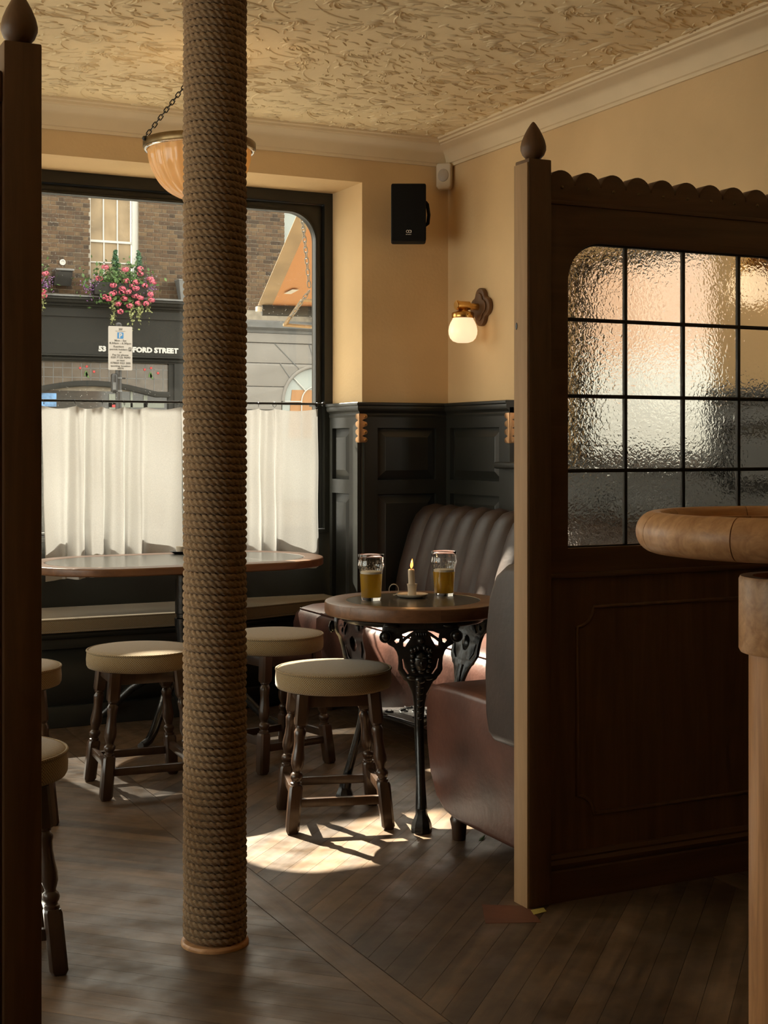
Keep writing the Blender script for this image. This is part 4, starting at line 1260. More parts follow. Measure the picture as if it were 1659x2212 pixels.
sc_ = E('table_dish', (2.118, 6.60, OT), 0, 'small dark-rimmed dish with a white cup on the oval table', 'dish')
O('dish', lathe_me([(0.0, 0.0), (.026, 0.0), (.040, .006), (.050, .013), (.048, .0135), (.036, .008), (0.0, .004)], 32), 'black_metal', sc_)
O('cup', lathe_me([(0.0, .004), (.016, .004), (.018, .018), (.020, .035), (.0185, .035), (.016, .01), (0.0, .008)], 24), 'ceramic', sc_)

# ------------------------------------------------------------------ bar-height round table, right foreground
bt = E('drum_table', (1.821, 2.005, 0), 0, 'tall round honey-oak table with rounded raised rim, right foreground', 'table')
RB, ZT = 0.291, 1.176
prof = []
for k in range(15):
    a = -PI / 2 + PI * k / 14
    prof.append((RB - .036 + .036 * math.cos(a), 1.138 + .038 * math.sin(a)))
prof = [(.220, 1.102)] + prof + [(.245, 1.174), (.238, 1.168), (.236, 1.158), (.220, 1.157)]
NS = 8
for k in range(NS):
    V, F = [], []
    a0, a1 = 2 * PI * k / NS + math.radians(-18.6), 2 * PI * (k + 1) / NS + math.radians(-18.6) - .007
    ns = 13
    for a in np.linspace(a0, a1, ns):
        for r_, z_ in prof: V.append((r_ * math.cos(a), r_ * math.sin(a), z_))
    n = len(prof)
    for i in range(ns - 1):
        for j in range(n): F.append((i * n + j, (i + 1) * n + j, (i + 1) * n + (j + 1) % n, i * n + (j + 1) % n))
    F.append(tuple(range(n))); F.append(tuple(range((ns - 1) * n + n - 1, (ns - 1) * n - 1, -1)))
    me = mesh_from(V, F); bm = bmesh.new(); bm.from_mesh(me); bmesh.ops.recalc_face_normals(bm, faces=bm.faces[:]); bm.to_mesh(me); bm.free()
    O('rim_segment', smooth_by_angle(me, 40), 'bar_oak', bt)
O('table_board', lathe_me([(0.0, 1.105), (.235, 1.105), (.235, 1.150), (0.0, 1.150)], 64), 'oak_h', bt)
O('column', lathe_me([(.085, 0.0), (.085, .925)], 48), 'bar_oak_v', bt)
O('collar', lathe_me([(.078, .95), (.078, .925), (.100, .918), (.103, .924), (.103, 1.052), (.100, 1.058), (.078, 1.058), (.078, .95)], 48, closed=False), 'bar_oak', bt)
O('spindle', lathe_me([(.048, .92), (.048, 1.106)], 32), 'bar_oak_v', bt)

# ------------------------------------------------------------------ café curtain on its rod
rod = E('curtain_rod', (2.0, 6.845, 1.512), 0, 'thin black curtain rod across the street window', 'curtain rod')
O('rod', tube_me([(-1.0, 0, 0), (.975, 0, 0)], .0065, 10), 'black_metal', rod)
O('end_knob', blob((.982, 0, 0), (.012, .011, .011)), 'black_metal', rod)
for x in (-.9, .94):
    O('bracket', box_me(x - .006, x + .006, -.006, .076, -.012, .006, .002), 'black_metal', rod)
def curtain(x0, x1, seed, label):
    r_ = np.random.default_rng(seed)
    c = E('cafe_curtain', ((x0 + x1) / 2, 6.845, 1.5), 0, label, 'curtain', 'café curtains in the street window')
    W = x1 - x0
    nx, nz = int(W * 260), 64
    rings = np.sort(np.concatenate([[0.01, W - 0.01], (np.arange(1, int(W / .135)) + r_.uniform(-.3, .3, int(W / .135) - 1)) * .135]))
    u = np.linspace(0, W, nx); t = np.linspace(0, 1, nz)
    # folds: irregular pleats below each ring, spreading downwards
    ph = np.cumsum(1 + .6 * np.sin(u * 9 + seed) + .4 * np.sin(u * 23 + 2 * seed)); ph = ph / ph[-1] * W / .15 * 2 * PI
    ph2 = ph * 2.3 + 1.5 * np.sin(u * 7)
    U, T = np.meshgrid(u, t)
    top = 1.486 - .012 * np.abs(np.sin(np.interp(u, rings, np.arange(len(rings))) * PI))
    bot = .650 + .010 * np.sin(u * 6 + seed)
    Z = top[None, :] * (1 - T) + bot[None, :] * T
    lean = .5 * np.sin(U * 4 + seed) * T
    Yf = (.016 + .032 * T ** .7) * np.sin(ph[None, :] + lean) + (.009 + .008 * T) * np.sin(ph2[None, :] + 2 * lean)
    Yf += .004 * np.sin(Z * 14 + U * 9)
    X = U + .012 * np.cos(ph[None, :] + lean) * T - W / 2
    V = np.stack([X, Yf, Z - 1.5], -1).reshape(-1, 3)
    i = np.arange(nz - 1)[:, None] * nx + np.arange(nx - 1)[None, :]
    F = np.stack([i, i + 1, i + nx + 1, i + nx], -1).reshape(-1, 4)
    O('cloth', mesh_np(V, F), 'curtain', c)
    rm = tube_me([(0, .0125 * math.cos(a), .0125 * math.sin(a)) for a in np.linspace(0, 2 * PI, 15)[:-1]], .0014, 5, closed=True)
    for q in rings:
        O('ring', rm, 'black_metal', c, (q - W / 2, 0, .006), (0, 0, r_.uniform(-.5, .5)))
curtain(1.02, 1.50, 3, 'cream cotton café curtain at the far left of the street window')
curtain(1.505, 2.20, 5, 'cream cotton café curtain left of the rope pillar in the street window')
curtain(2.205, 2.955, 11, 'cream cotton café curtain right of the rope pillar in the street window')

# ------------------------------------------------------------------ pendant bowl lamp
pd = E('pendant_lamp', (1.831, 5.449, 2.40), 0, 'ribbed opal glass bowl lamp hanging on chains by the rope pillar', 'lamp')
def hb(r0, z0):   # bowl profile
    return [(r0 * math.sin(a) ** .9 if a > 0 else 0.0, z0 - .205 * math.cos(a)) for a in np.linspace(0, PI / 2, 16)]
bow = hb(.205, .085)
ri_ = lambda a, z: 1 + .016 * math.cos(24 * a)
me = lathe_me(bow + [(.201, .085)] + [(r * .975, z + .004) for r, z in reversed(bow[1:-1])] + [(0.0, bow[0][1] + .005)], 192, ribs=ri_, smooth=70)
O('bowl', me, 'bowl', pd)
O('glass_lip', tube_me([(.216 * math.cos(a), .216 * math.sin(a), .084) for a in np.linspace(0, 2 * PI, 49)[:-1]], .006, 8, closed=True), 'clear', pd)
O('rim_band', lathe_me([(.214, .088), (.224, .088), (.226, .092), (.226, .114), (.222, .118), (.212, .118), (.214, .088)], 64, closed=False), 'bronze', pd)
for k in range(3):
    a = math.radians(206 + 120 * k) - HEAD
    p = (.228 * math.cos(a), .228 * math.sin(a), .112)
    O('hook_ball', blob(p, (.010, .010, .010)), 'black_metal', pd)
    O('chain', chain_me(p, (.012 * math.cos(a), .012 * math.sin(a), .405), .026, .014, .0024), 'black_metal', pd)
O('hub', lathe_me([(0.0, .395), (.012, .398), (.014, .41), (.008, .42), (.006, .44), (.006, .458), (.045, .462), (.05, .48), (0.0, .48)], 24), 'bronze', pd)
for (x, y, lab) in ((-0.75, 4.2, 'added unseen ribbed opal glass bowl lamp, fill light in the left part of the bar'), (0.6, 1.1, 'added unseen ribbed opal glass bowl lamp, fill light over the near part of the bar')):  # unseen lamps added to brighten the ceiling
    p2 = copy_tree(pd); p2.location = (x, y, 2.40); p2['label'] = lab
bl = bpy.data.lights.new('pendant_bulb', 'POINT'); bl.energy = 3.0; bl.color = (1, .76, .46); bl.shadow_soft_size = .05
for (x, y, e) in ((1.831, 5.449, 1.3), (-0.75, 4.2, 2.5), (0.6, 1.1, 2.0)):  # first is the visible lamp, the others feed the added ones
    bl = bl.copy(); bl.energy = e
    blo = bpy.data.objects.new('pendant_bulb', bl); blo.location = (x, y, 2.47); COL.objects.link(blo)

# ------------------------------------------------------------------ wall sconces
def sconce(y, label):
    s = E('wall_sconce', (XR, y, 1.99), 0, label, 'lamp', 'opal wall sconces on the right wall')
    qf = []
    for k in range(4):
        cx, cy = .050 * math.cos(k * PI / 2), .050 * math.sin(k * PI / 2)
        for a in np.linspace(k * PI / 2 - 1.45, k * PI / 2 + 1.45, 14):
            qf.append((cx + .046 * math.cos(a), cy + .046 * math.sin(a)))
    O('back_plate', yz(flat_me([qf], .026, .006, 2), -.013), 'oak_v', s)
    sm = [(x * .74, y_ * .74) for x, y_ in qf]
    O('back_plate_boss', yz(flat_me([sm], .010, .004, 2), -.030), 'oak_v', s)
    O('arm', tube_me([(-.03, 0, .0), (-.075, 0, .0), (-.11, 0, -.006)], [.018, .016, .016], 16), 'brass', s)
    O('arm_barrel', tube_me([(-.082, .042, .004), (-.082, -.042, .004)] if False else [(-.085, 0, .004), (-.160, 0, .004)], .0215, 20), 'brass', s)
    O('arm_collar', tube_me([(-.150, 0, .004), (-.156, 0, .004)], .025, 20), 'brass', s)
    O('gallery', lathe_me([(.030, -.060), (.054, -.060), (.056, -.056), (.056, -.036), (.052, -.032), (.030, -.026), (.020, -.016), (0.0, -.014)], 32), 'brass', s, (-.12, 0, 0))
    O('shade', lathe_me([(0.0, -.184), (.030, -.182), (.050, -.175), (.064, -.160), (.071, -.140), (.0725, -.122), (.069, -.100), (.061, -.080), (.053, -.066), (.049, -.056), (0.0, -.054)], 40), 'opal', s, (-.12, 0, 0))
    for q in (-1, 1):
        O('thumb_screw', blob((-.12, q * .058, -.047), (.004, .008, .004), 8), 'brass', s)
sconce(6.175, 'brass wall sconce with white opal shade in the corner by the screen')
sconce(4.02, 'brass wall sconce with opal shade glowing behind the leaded glass')
# ------------------------------------------------------------------ speaker, sensor, corner strips
spk = E('wall_speaker', (3.252, 6.385, 2.467), math.radians(-26), 'black rectangular loudspeaker mounted on the wall in the corner', 'speaker')
O('cabinet', box_me(-.088, .088, -.055, .065, -.146, .146, .012, 3), 'black_plastic', spk)
O('grille', box_me(-.085, .085, -.0595, -.052, -.143, .143, .003), 'black_plastic', spk)
lg1 = [tube_me([(x + .0062 * math.cos(a), -.0605, -.0975 + .0062 * math.sin(a)) for a in np.linspace(0, 2 * PI, 17)[:-1]], .0013, 6, closed=True) for x in (-.0058, .0058)]
O('logo_mark', join_me(lg1 + [box_me(.0115, .0140, -.0612, -.0595, -.1045, -.0913)]), 'logo', spk)
O('logo_text', join_me([box_me(-.0135 + k * .0030, -.0135 + k * .0030 + .0019, -.0606, -.0594, -.1135, -.1102 if k in (0, 5) else -.1112) for k in range(9)]), 'logo', spk)
O('bracket', join_me([tube_me([(.086, .0, .06), (.096, .01, .05), (.104, .03, .0), (.10, .05, -.04), (.08, .09, -.05), (.04, .12, -.05)], .009, 8)]), 'black_plastic', spk)
O('bracket_plate', box_me(-.05, .02, .105, .135, -.09, .0, .004), 'black_plastic', spk, (.05, .022, 0), (0, 0, math.radians(26)))
O('cable', tube_me([(.03, .05, .142), (.035, .06, .152), (.05, .08, .150), (.05, .10, .145), (.02, .15, .16)], .002, 6), 'black_plastic', spk)

pir = E('motion_sensor', (3.523, 6.503, 2.698), math.radians(-45), 'white motion sensor high in the room corner', 'sensor')
pts = [(-.040, .058), (-.030, .068), (.030, .068), (.040, .058), (.040, -.052), (.028, -.068), (-.028, -.068), (-.040, -.052)]
O('housing', xz(flat_me([pts], .045, .008, 3), .0), 'white_plastic', pir)
O('lens', xz(flat_me([[(.029 * math.cos(a), .004 + .033 * math.sin(a)) for a in np.linspace(0, 2 * PI, 33)[:-1]]], .006, .002), -.0235), 'lens', pir)

def strip_outline():
    pts = [(.0, -.074), (.0, .074)]
    out = []
    for k in range(4):
        zc = .060 - k * .040
        for a in np.linspace(PI / 2, -PI / 2, 9): out.append((.030 + .014 * math.cos(a), zc + .013 * math.sin(a)))
        if k < 3:
            out.append((.014, zc - .020))
    return pts + out
def corner_strip(loc, rz, label):
    s = E('corner_strip', loc, rz, label, 'corner strip', 'scalloped copper corner strips on the dado')
    ol = strip_outline()
    O('flange', xz(flat_me([ol], .003, .0008), -.0015), 'copper', s)
    O('flange', yz(flat_me([ol], .003, .0008), -.0015), 'copper', s)
    for k in range(4):
        st = lathe_me([(.006, 0), (.006, .001), (.0045, .0028), (0, .0034)], 12); st.transform(Matrix.Rotation(PI / 2, 4, 'X'))
        O('stud', st, 'brass', s, (.031, -.003, .060 - k * .040))
corner_strip((WX1 - .0275, YW - .0275, 1.383), 0, 'scalloped copper strip on the dado corner by the street window')
corner_strip((XR - .0275, RY1 - .001, 1.380), 0, 'scalloped copper strip on the dado corner beside the oak screen post')

# small things on the floor
tag(O('paper_scrap', board_me and mesh_from(*[[(0, 0, .001), (.045, .006, .001), (.05, .03, .004), (.012, .036, .001), (0, 0, .0022), (.045, .006, .0022), (.05, .03, .005), (.012, .036, .0022)], [(0, 1, 2, 3), (7, 6, 5, 4), (0, 1, 5, 4), (1, 2, 6, 5), (2, 3, 7, 6), (3, 0, 4, 7)]]), 'scrap', None, (2.085, 3.33, 0.0)), 'yellow paper scrap on the floor at the foot of the screen post', 'scrap')
me = mesh_from([(0, 0, .001), (.02, .008, .004), (.05, .004, .010), (.02, -.008, .003), (.02, 0, .006)], [(0, 1, 4), (1, 2, 4), (2, 3, 4), (3, 0, 4), (0, 3, 2, 1)])
tag(O('fallen_leaf', me, 'leaf', None, (2.31, 4.03, 0), (0, 0, .5)), 'tiny green leaf on the floor under the leather banquette', 'leaf')
# ------------------------------------------------------------------ the street outside
YO = 21.0
gr = O('ground_outside', box_me(-30, 40, 7.12, 60, -0.30, -0.14), 'road'); tag(gr, kind='structure')
tag(O('pavement_outside', box_me(-30, 9.0, 7.13, 9.6, -0.145, -0.03), 'pavement'), kind='structure')
tag(O('pavement_outside', box_me(-30, 40, 16.2, YO, -0.145, -0.03), 'pavement'), kind='structure')

# brick house across the street
hs = E('brick_house', (6.0, YO, 0), 0, 'brown brick house across the street seen through the big window', 'building')
def H0(me): me.transform(Matrix.Translation((-6.0, -YO, 0))); return me
us = [-4.0, 5.335, 6.085, 8.47, 9.25, 18.0]; vs = [-0.1, 3.70, 5.75, 8.6]
hw = O('house_wall', H0(wall_me(us, vs, {(1, 1), (3, 1)}, 0.35, lambda u, v, w: (u, YO + w, v))), 'mortar', hs)
brick_me = box_me(-.1065, .1065, -.006, .006, -.0262, .0262, 0.0)
def px_of(x, z):
    d = x * math.sin(HEAD) + YO * math.cos(HEAD); u = x * math.cos(HEAD) - YO * math.sin(HEAD)
    return 829.5 + 3056 * u / d, 960 - (z - CAM_H) / d * 3056
nb = 0
rest = []
CP, SL, HL, JT = .0620, .1530, .0720, .0090
for ci in range(int((5.65 - 3.42) / CP)):
    z = 3.45 + ci * CP
    x = -1.0 - (.0 if ci % 2 else (SL + HL) / 2 + JT) + rng.uniform(-.006, .006)
    kk = 0
    while x < 13.0:
        L = SL if kk % 2 == 0 else HL
        spans = [(x, x + L)]
        x += L + JT; kk += 1
        for (a, b_) in ((5.335, 6.085), (8.47, 9.25)):
            if 3.66 < z < 5.79:
                ns_ = []
                for (p, q) in spans:
                    if q <= a or p >= b_: ns_.append((p, q))
                    else:
                        if p < a - .02: ns_.append((p, a))
                        if q > b_ + .02: ns_.append((b_, q))
                spans = ns_
        for (p, q) in spans:
            px, py = px_of((p + q) / 2, z)
            vis = (90 < px < 402 or 532 < px < 670) and 428 < py < 650 and q - p > .1
            c = ((p + q) / 2 - 6.0, -.006 + rng.uniform(-.002, .002), z + rng.uniform(-.0015, .0015)); w = (q - p) / .213
            if vis and nb < 300:
                o = O('brick', brick_me, 'brick', hw, c); o.scale = (w, 1, 1); nb += 1
            else:
                rest.append((c, w))
V, F = [], []
bv = [tuple(v.co) for v in brick_me.vertices]; bf = [tuple(p.vertices) for p in brick_me.polygons]
for c, w in rest:
    k = len(V); V += [(c[0] + v[0] * w, c[1] + v[1], c[2] + v[2]) for v in bv]; F += [tuple(i + k for i in f) for f in bf]
tag(O('bricks_beyond', mesh_from(V, F), 'brick', hw), kind='stuff')

def sash(x0, x1, z0, z1, zm, parent, cols_, glass):
    s = O('sash_window', H0(xz(flat_me([rect(x0, x1, z0, z1), rect(x0 + .025, x1 - .085, z0 + .03, z1 - .03)], .10), YO + .10)), 'white_paint', parent)
    a0, a1 = x0 + .025, x1 - .085
    for (lo, hi, y) in ((z0 + .03, zm, YO + .10), (zm, z1 - .03, YO + .13)):
        zmid = (lo + hi) / 2
        O('sash_rail', H0(box_me(a0, a1, y - .02, y + .02, hi - .022, hi + .012)), 'white_paint', s)
        O('glazing_bar', H0(box_me(a0, a1, y - .012, y + .012, zmid - .009, zmid + .009)), 'white_paint', s)
        for c in range(1, cols_):
            x = a0 + (a1 - a0) * c / cols_
            O('glazing_bar', H0(box_me(x - .009, x + .009, y - .012, y + .012, lo, hi)), 'white_paint', s)
        for c in range(cols_):
            for (p, q) in ((lo, zmid), (zmid, hi)):
                xa, xb = a0 + (a1 - a0) * c / cols_ + .009, a0 + (a1 - a0) * (c + 1) / cols_ - .009
                O('pane', H0(box_me(xa, xb, y + .004, y + .010, p + .009, q - .009)), glass, s)
sash(5.335, 6.085, 3.70, 5.75, 4.375, hs, 3, 'blind')
sash(8.47, 9.25, 3.70, 5.75, 4.375, hs, 2, 'grey_glass')
# shopfront
sf = E('shopfront', (5.0, YO, 0), 0, 'dark painted shopfront with white address lettering below the brick house', 'shopfront')
def F0(me): me.transform(Matrix.Translation((-5.0, -YO, 0))); return me
SXA, SXB = 1.5, 6.86
corn = [(0.0, 3.32), (.10, 3.32), (.12, 3.345), (.16, 3.355), (.17, 3.375), (.23, 3.395), (.25, 3.43), (.28, 3.44), (.28, 3.468), (0.0, 3.50)]
O('cornice', F0(sweep_me(corn, [(SXB, YO), (SXA, YO)])), 'shop_paint', sf)
O('flashing', F0(box_me(SXA, SXB + .3, YO - .285, YO, 3.480, 3.505)), 'lead_flashing', sf)
O('frieze', F0(box_me(SXA, SXB, YO - .10, YO, 3.20, 3.33)), 'shop_paint', sf)
O('fascia', F0(box_me(SXA, SXB - .02, YO - .07, YO, 2.625, 3.20)), 'shop_paint', sf)
tm = text_me('53 BLANDFORD STREET', .104, .006, .0062)
w = max(v.co.x for v in tm.vertices) - min(v.co.x for v in tm.vertices)
x0_ = min(v.co.x for v in tm.vertices)
tm.transform(Matrix.Translation((5.447, YO - .075, 2.700)) @ Matrix.Diagonal((1.243 / w, 1, 1, 1)) @ Matrix.Translation((-x0_, 0, 0)))
O('lettering', F0(tm), 'white_paint', sf)
O('fascia_moulding', F0(sweep_me([(0.0, 2.535), (.08, 2.535), (.085, 2.555), (.11, 2.56), (.12, 2.585), (.10, 2.60), (.14, 2.615), (.14, 2.635), (0.0, 2.66)], [(SXB - .02, YO), (SXA, YO)])), 'shop_paint', sf)
O('pilaster', F0(box_me(6.62, SXB, YO - .09, YO, 0.0, 2.54, .01)), 'shop_paint', sf)
# transom with leaded lights over an arched rail
def archz(x): return 2.105 + .150 * max(0.0, math.cos((x - 5.35) / 1.0 * PI / 2)) if abs(x - 5.35) < 1.0 else 2.105
top = [(x, archz(x)) for x in np.linspace(3.6, 6.56, 60)]
O('transom_glass', F0(xz(flat_me([[(3.6, 2.52), (6.56, 2.52)] + list(reversed(top))][0:1], .02), YO - .02)), 'leaded_glass', sf)
O('arched_rail', F0(xz(flat_me([top + [(x, z - .085) for x, z in reversed(top)]], .07, .008), YO - .05)), 'shop_paint', sf)
O('stile', F0(box_me(6.54, 6.62, YO - .06, YO, 0.0, 2.54)), 'shop_paint', sf)
for k in range(15):
    x = 4.5 + k * .14
    O('lead_bar', F0(box_me(x - .004, x + .004, YO - .034, YO - .028, archz(x), 2.52)), 'lead_flashing', sf)
for z in (2.44, 2.30):
    O('lead_bar', F0(box_me(3.7, 6.54, YO - .034, YO - .028, z - .004, z + .004)), 'lead_flashing', sf)
for cx in (5.28, 6.27):
    for (dx, dz, an, L) in ((0, 0, 0, .085), (-.07, .01, .6, .09), (.07, -.02, -.9, .09)):
        pts = [(L * t * math.sin(an * (1.5 - t)) + dx * .6 + .018 * math.sin(PI * t) * s, L * t * math.cos(an * (1.2 - t)) + dz) for s in (1, -1) for t in (np.linspace(0, 1, 8) if s > 0 else np.linspace(1, 0, 8)[1:-1])]
        me = xz(flat_me([pts], .004)); me.transform(Matrix.Translation((cx, YO - .036, 2.31)))
        O('glass_leaf', F0(me), 'leaf', sf)
    for (dx, dz) in ((-.10, .13), (0, .155), (.11, .08)):
        O('glass_rose', F0(blob((cx + dx, YO - .036, 2.31 + dz), (.020, .003, .020), 8)), 'red', sf)
# glazing and pale door behind
O('shop_glass', F0(box_me(3.6, 6.54, YO - .012, YO - .006, 0.4, 2.10)), 'dark_glass', sf)
O('stall_riser', F0(box_me(3.6, 6.54, YO - .06, YO, 0.0, 0.4)), 'shop_paint', sf)
for (a, b_, c, d) in ((5.62, 5.76, 1.0, 2.06), (5.95, 5.985, 1.85, 2.1), (6.155, 6.215, 1.0, 2.05), (5.62, 6.48, 1.86, 1.93), (5.62, 6.48, 1.72, 1.775)):
    O('door_frame', F0(box_me(a, b_, YO - .03, YO - .010, c, d)), 'sage_paint', sf)
O('alarm_label', F0(box_me(5.665, 5.715, YO - .034, YO - .03, 1.86, 1.90)), 'red', sf)
O('flyer', F0(box_me(4.55, 4.83, YO - .016, YO - .012, 1.86, 2.06)), 'flyer', sf)

# pale rusticated ground floor next door
st = E('stucco_front', (9.5, YO, 0), 0, 'pale stucco ground floor with arched window, across the street at right', 'building')
def T0(me): me.transform(Matrix.Translation((-9.5, -YO, 0))); return me
joints = [-.1, .75, 1.48, 1.845, 2.215, 2.585, 2.905, 3.06]
arcx, arcz, ar = 8.985, 1.985, .565
for i in range(len(joints) - 1):
    z0, z1 = joints[i] + .006, joints[i + 1] - .006
    pts = []
    if i in (2, 3, 4) :
        xl = lambda z: arcx - math.sqrt(max(0, (ar + .03) ** 2 - max(0, z - arcz) ** 2)) if z < arcz + ar + .03 else arcx
        left = [(6.89, z0), (min(xl(z0), xl(z1)) if i < 4 else xl(z0), z0)] + [(xl(z), z) for z in np.linspace(z0, min(z1, arcz + ar + .029), 8)]
        if i == 4: left += [(arcx, z1)] if z1 > arcz + ar else [(arcx, z1)]
        left += [(6.89, z1)]
        O('stone_course', T0(xz(flat_me([left], .06, .004), YO - .05)), 'stucco', st)
        right = [(2 * arcx - x, z) for x, z in left]; right = [(min(x, 14.0) if x < 11 else 14.0, z) for x, z in right]
        O('stone_course', T0(xz(flat_me([list(reversed(right))], .06, .004), YO - .05)), 'stucco', st)
    elif i < 2:
        O('stone_course', T0(box_me(6.89, arcx - ar - .03, YO - .08, YO - .02, z0, z1, .004)), 'stucco', st)
        O('stone_course', T0(box_me(arcx + ar + .03, 14.0, YO - .08, YO - .02, z0, z1, .004)), 'stucco', st)
    else:
        O('stone_course', T0(box_me(6.89, 14.0, YO - (.10 if i == 6 else .08), YO - .02, z0, z1, .004)), 'stucco', st)
O('joint_bed', T0(xz(flat_me([rect(6.88, 14.0, -.1, 3.06), [(arcx + (ar + .02) * math.cos(a), arcz + (ar + .02) * math.sin(a)) for a in np.linspace(0, PI, 20)] + [(arcx - ar - .02, 0), (arcx + ar + .02, 0)]], .02), YO - .03)), 'lead_flashing', st)
for (dx0, dz0, dx1, dz1) in ((-.27, .50, -.72, .92), (-.02, .60, -.12, .92), (-.44, .36, -.62, .60)):
    O('voussoir_joint', T0(tube_me([(arcx + dx0, YO - .083, arcz + dz0), (arcx + dx1, YO - .083, arcz + dz1)], .008, 6)), 'lead_flashing', st)
O('band_cornice', T0(sweep_me([(0, 3.06), (.10, 3.06), (.12, 3.10), (.20, 3.14), (.22, 3.22), (.0, 3.27)], [(14.0, YO), (6.88, YO)])), 'lead_flashing', st)
O('arch_trim', T0(tube_me([(arcx + ar * math.cos(a), YO - .07, arcz + ar * math.sin(a)) for a in np.linspace(0, PI, 24)], .032, 8)), 'stucco', st)
O('arch_glass', T0(xz(flat_me([[(arcx + ar * math.cos(a), arcz + ar * math.sin(a)) for a in np.linspace(0, PI, 24)] + [(arcx - ar, .4), (arcx + ar, .4)]], .02), YO - .03)), 'grey_glass', st)
O('inner_blind', T0(xz(flat_me([[(arcx - .46, 1.4), (arcx + .46, 1.4), (arcx + .46, 2.18), (arcx - .40, 2.17), (arcx - .43, 1.92)]], .01), YO - .045)), 'canvas', st)
for a in np.linspace(0, PI, 5):
    O('fan_bar', T0(tube_me([(arcx + .24 * math.cos(a), YO - .06, arcz + .24 * math.sin(a)), (arcx + ar * math.cos(a), YO - .06, arcz + ar * math.sin(a))], .010, 6)), 'white_paint', st)
O('fan_bar', T0(tube_me([(arcx + .24 * math.cos(a), YO - .06, arcz + .24 * math.sin(a)) for a in np.linspace(0, PI, 16)], .010, 6)), 'white_paint', st)
O('fan_bar', T0(tube_me([(arcx - ar, YO - .06, arcz - .03), (arcx + ar, YO - .06, arcz - .03)], .012, 6)), 'white_paint', st)
for dx in (-.24, .24):
    O('fan_bar', T0(tube_me([(arcx + dx, YO - .06, 1.0), (arcx + dx, YO - .06, arcz)], .010, 6)), 'white_paint', st)

# window boxes in flower
def leafy(n, cx, cy, cz, sx, sy, sz, size):
    V, F = [], []
    for k in range(n):
        p = rng.normal(0, .42, 3) * np.array([sx, sy, sz]) + np.array([cx, cy, cz])
        u = rng.normal(0, 1, 3); u /= np.linalg.norm(u); v = np.cross(u, rng.normal(0, 1, 3)); v /= np.linalg.norm(v)
        s = size * rng.uniform(.6, 1.3)
        k0 = len(V); V += [p - u * s, p + v * s * .6, p + u * s, p - v * s * .6]
        F.append((k0, k0 + 1, k0 + 2, k0 + 3))
    return mesh_np(V, F, smooth=False)
def flower_ball():
    V, F = [], []
    for k in range(46):
        d = rng.normal(0, 1, 3); d /= np.linalg.norm(d); p = d * .05 * np.array([1.15, .9, .75])
        u = np.cross(d, rng.normal(0, 1, 3)); u /= np.linalg.norm(u); v = np.cross(d, u)
        s = rng.uniform(.012, .019)
        k0 = len(V); V += [p - u * s, p + v * s, p + u * s, p - v * s]; F.append((k0, k0 + 1, k0 + 2, k0 + 3))
    return mesh_np(V, F, smooth=False)
balls = [flower_ball() for _ in range(3)]
def window_box(cx, label, n=30, seed=1):
    r_ = np.random.default_rng(seed)
    w = E('window_box', (cx, YO - .32, 3.5), 0, label, 'window box', 'window boxes of pink geraniums')
    O('trough', box_me(-.40, .40, -.10, .10, .01, .20, .01), 'shop_paint', w)
    tag(O('foliage', leafy(1300, 0, -.02, .20, .50, .12, .34, .034), 'leaf', w), kind='stuff')
    tag(O('trailing_ivy', join_me([leafy(70, x, -.10, z, .05, .04, .26, .022) for x, z in ((-.12, -.22), (.16, -.22), (.28, -.20), (.42, -.10))]), 'ivy', w), kind='stuff')
    tag(O('purple_lobelia', join_me([leafy(230, -.42, -.04, .13, .18, .12, .17, .013), leafy(230, .44, -.04, .17, .16, .12, .17, .013)]), 'purple', w), kind='stuff')
    for x in (-.06, .30):
        me = join_me([leafy(130, x, .02, .35 + k * .05, .075 * (1 - k / 8), .06, .05, .022) for k in range(7)])
        tag(O('dwarf_conifer', me, 'conifer', w), kind='stuff')
    spots = [(-.33, .26), (-.12, .14), (-.26, .40), (.02, .12), (.08, .24), (.20, .12), (.27, .42), (.31, .35), (.44, .27), (.24, .22), (.16, .16), (.34, .17), (-.10, .04), (.06, -.02), (.20, .00), (-.20, -.06), (.44, -.03), (-.06, -.10), (.24, -.10), (.12, -.15), (.36, -.11), (.42, .03), (-.02, -.24), (.05, .40), (-.24, -.02), (.28, -.03), (-.16, .02), (.46, .24), (.02, .05), (.10, .06)]
    for k, (x, z) in enumerate(spots[:n]):
        O('geranium_head', balls[k % 3], 'pink', w, (x + r_.uniform(-.02, .02), -.12 + r_.uniform(-.04, .04), z + r_.uniform(-.02, .02)), (0, 0, r_.uniform(0, 6)))
window_box(5.70, 'overflowing window box of pink geraniums and purple lobelia under the sash window', 30, 1)
window_box(4.13, 'pink geranium window box cut off by the left oak post', 22, 2)
window_box(9.15, 'pink geranium window box at the right edge of the street window', 24, 3)

fld = E('floodlight', (4.885, YO - .013, 3.77), 0, 'black floodlight on the brick wall across the street', 'floodlight')
O('body', yz(flat_me([[(0, -.10), (-.16, -.13), (-.26, .06), (-.22, .10), (0, .06)]], .26, .01), 0), 'black_metal', fld)
O('cowl', box_me(-.12, .15, -.27, 0, .085, .115, .005), 'lead_flashing', fld)
rv = tag(O('round_vent', lathe_me([(0, 0), (.045, 0), (.045, .02), (.028, .022), (.026, .012), (0, .012)], 20), 'white_paint', None, (4.92, YO - .012, 4.005), (PI / 2, 0, 0)), 'small round white vent on the brick wall above the floodlight', 'vent')
pot = E('zinc_planter', (6.75, YO - .15, 3.505), 0, 'tapered grey zinc planter on the shop cornice', 'planter')
O('pot', lathe_me([(0, 0), (.085, 0), (.15, .30), (.155, .31), (.145, .31), (.08, .02), (0, .02)], 4, smooth=20), 'lead_flashing', pot, None, (0, 0, PI / 4))
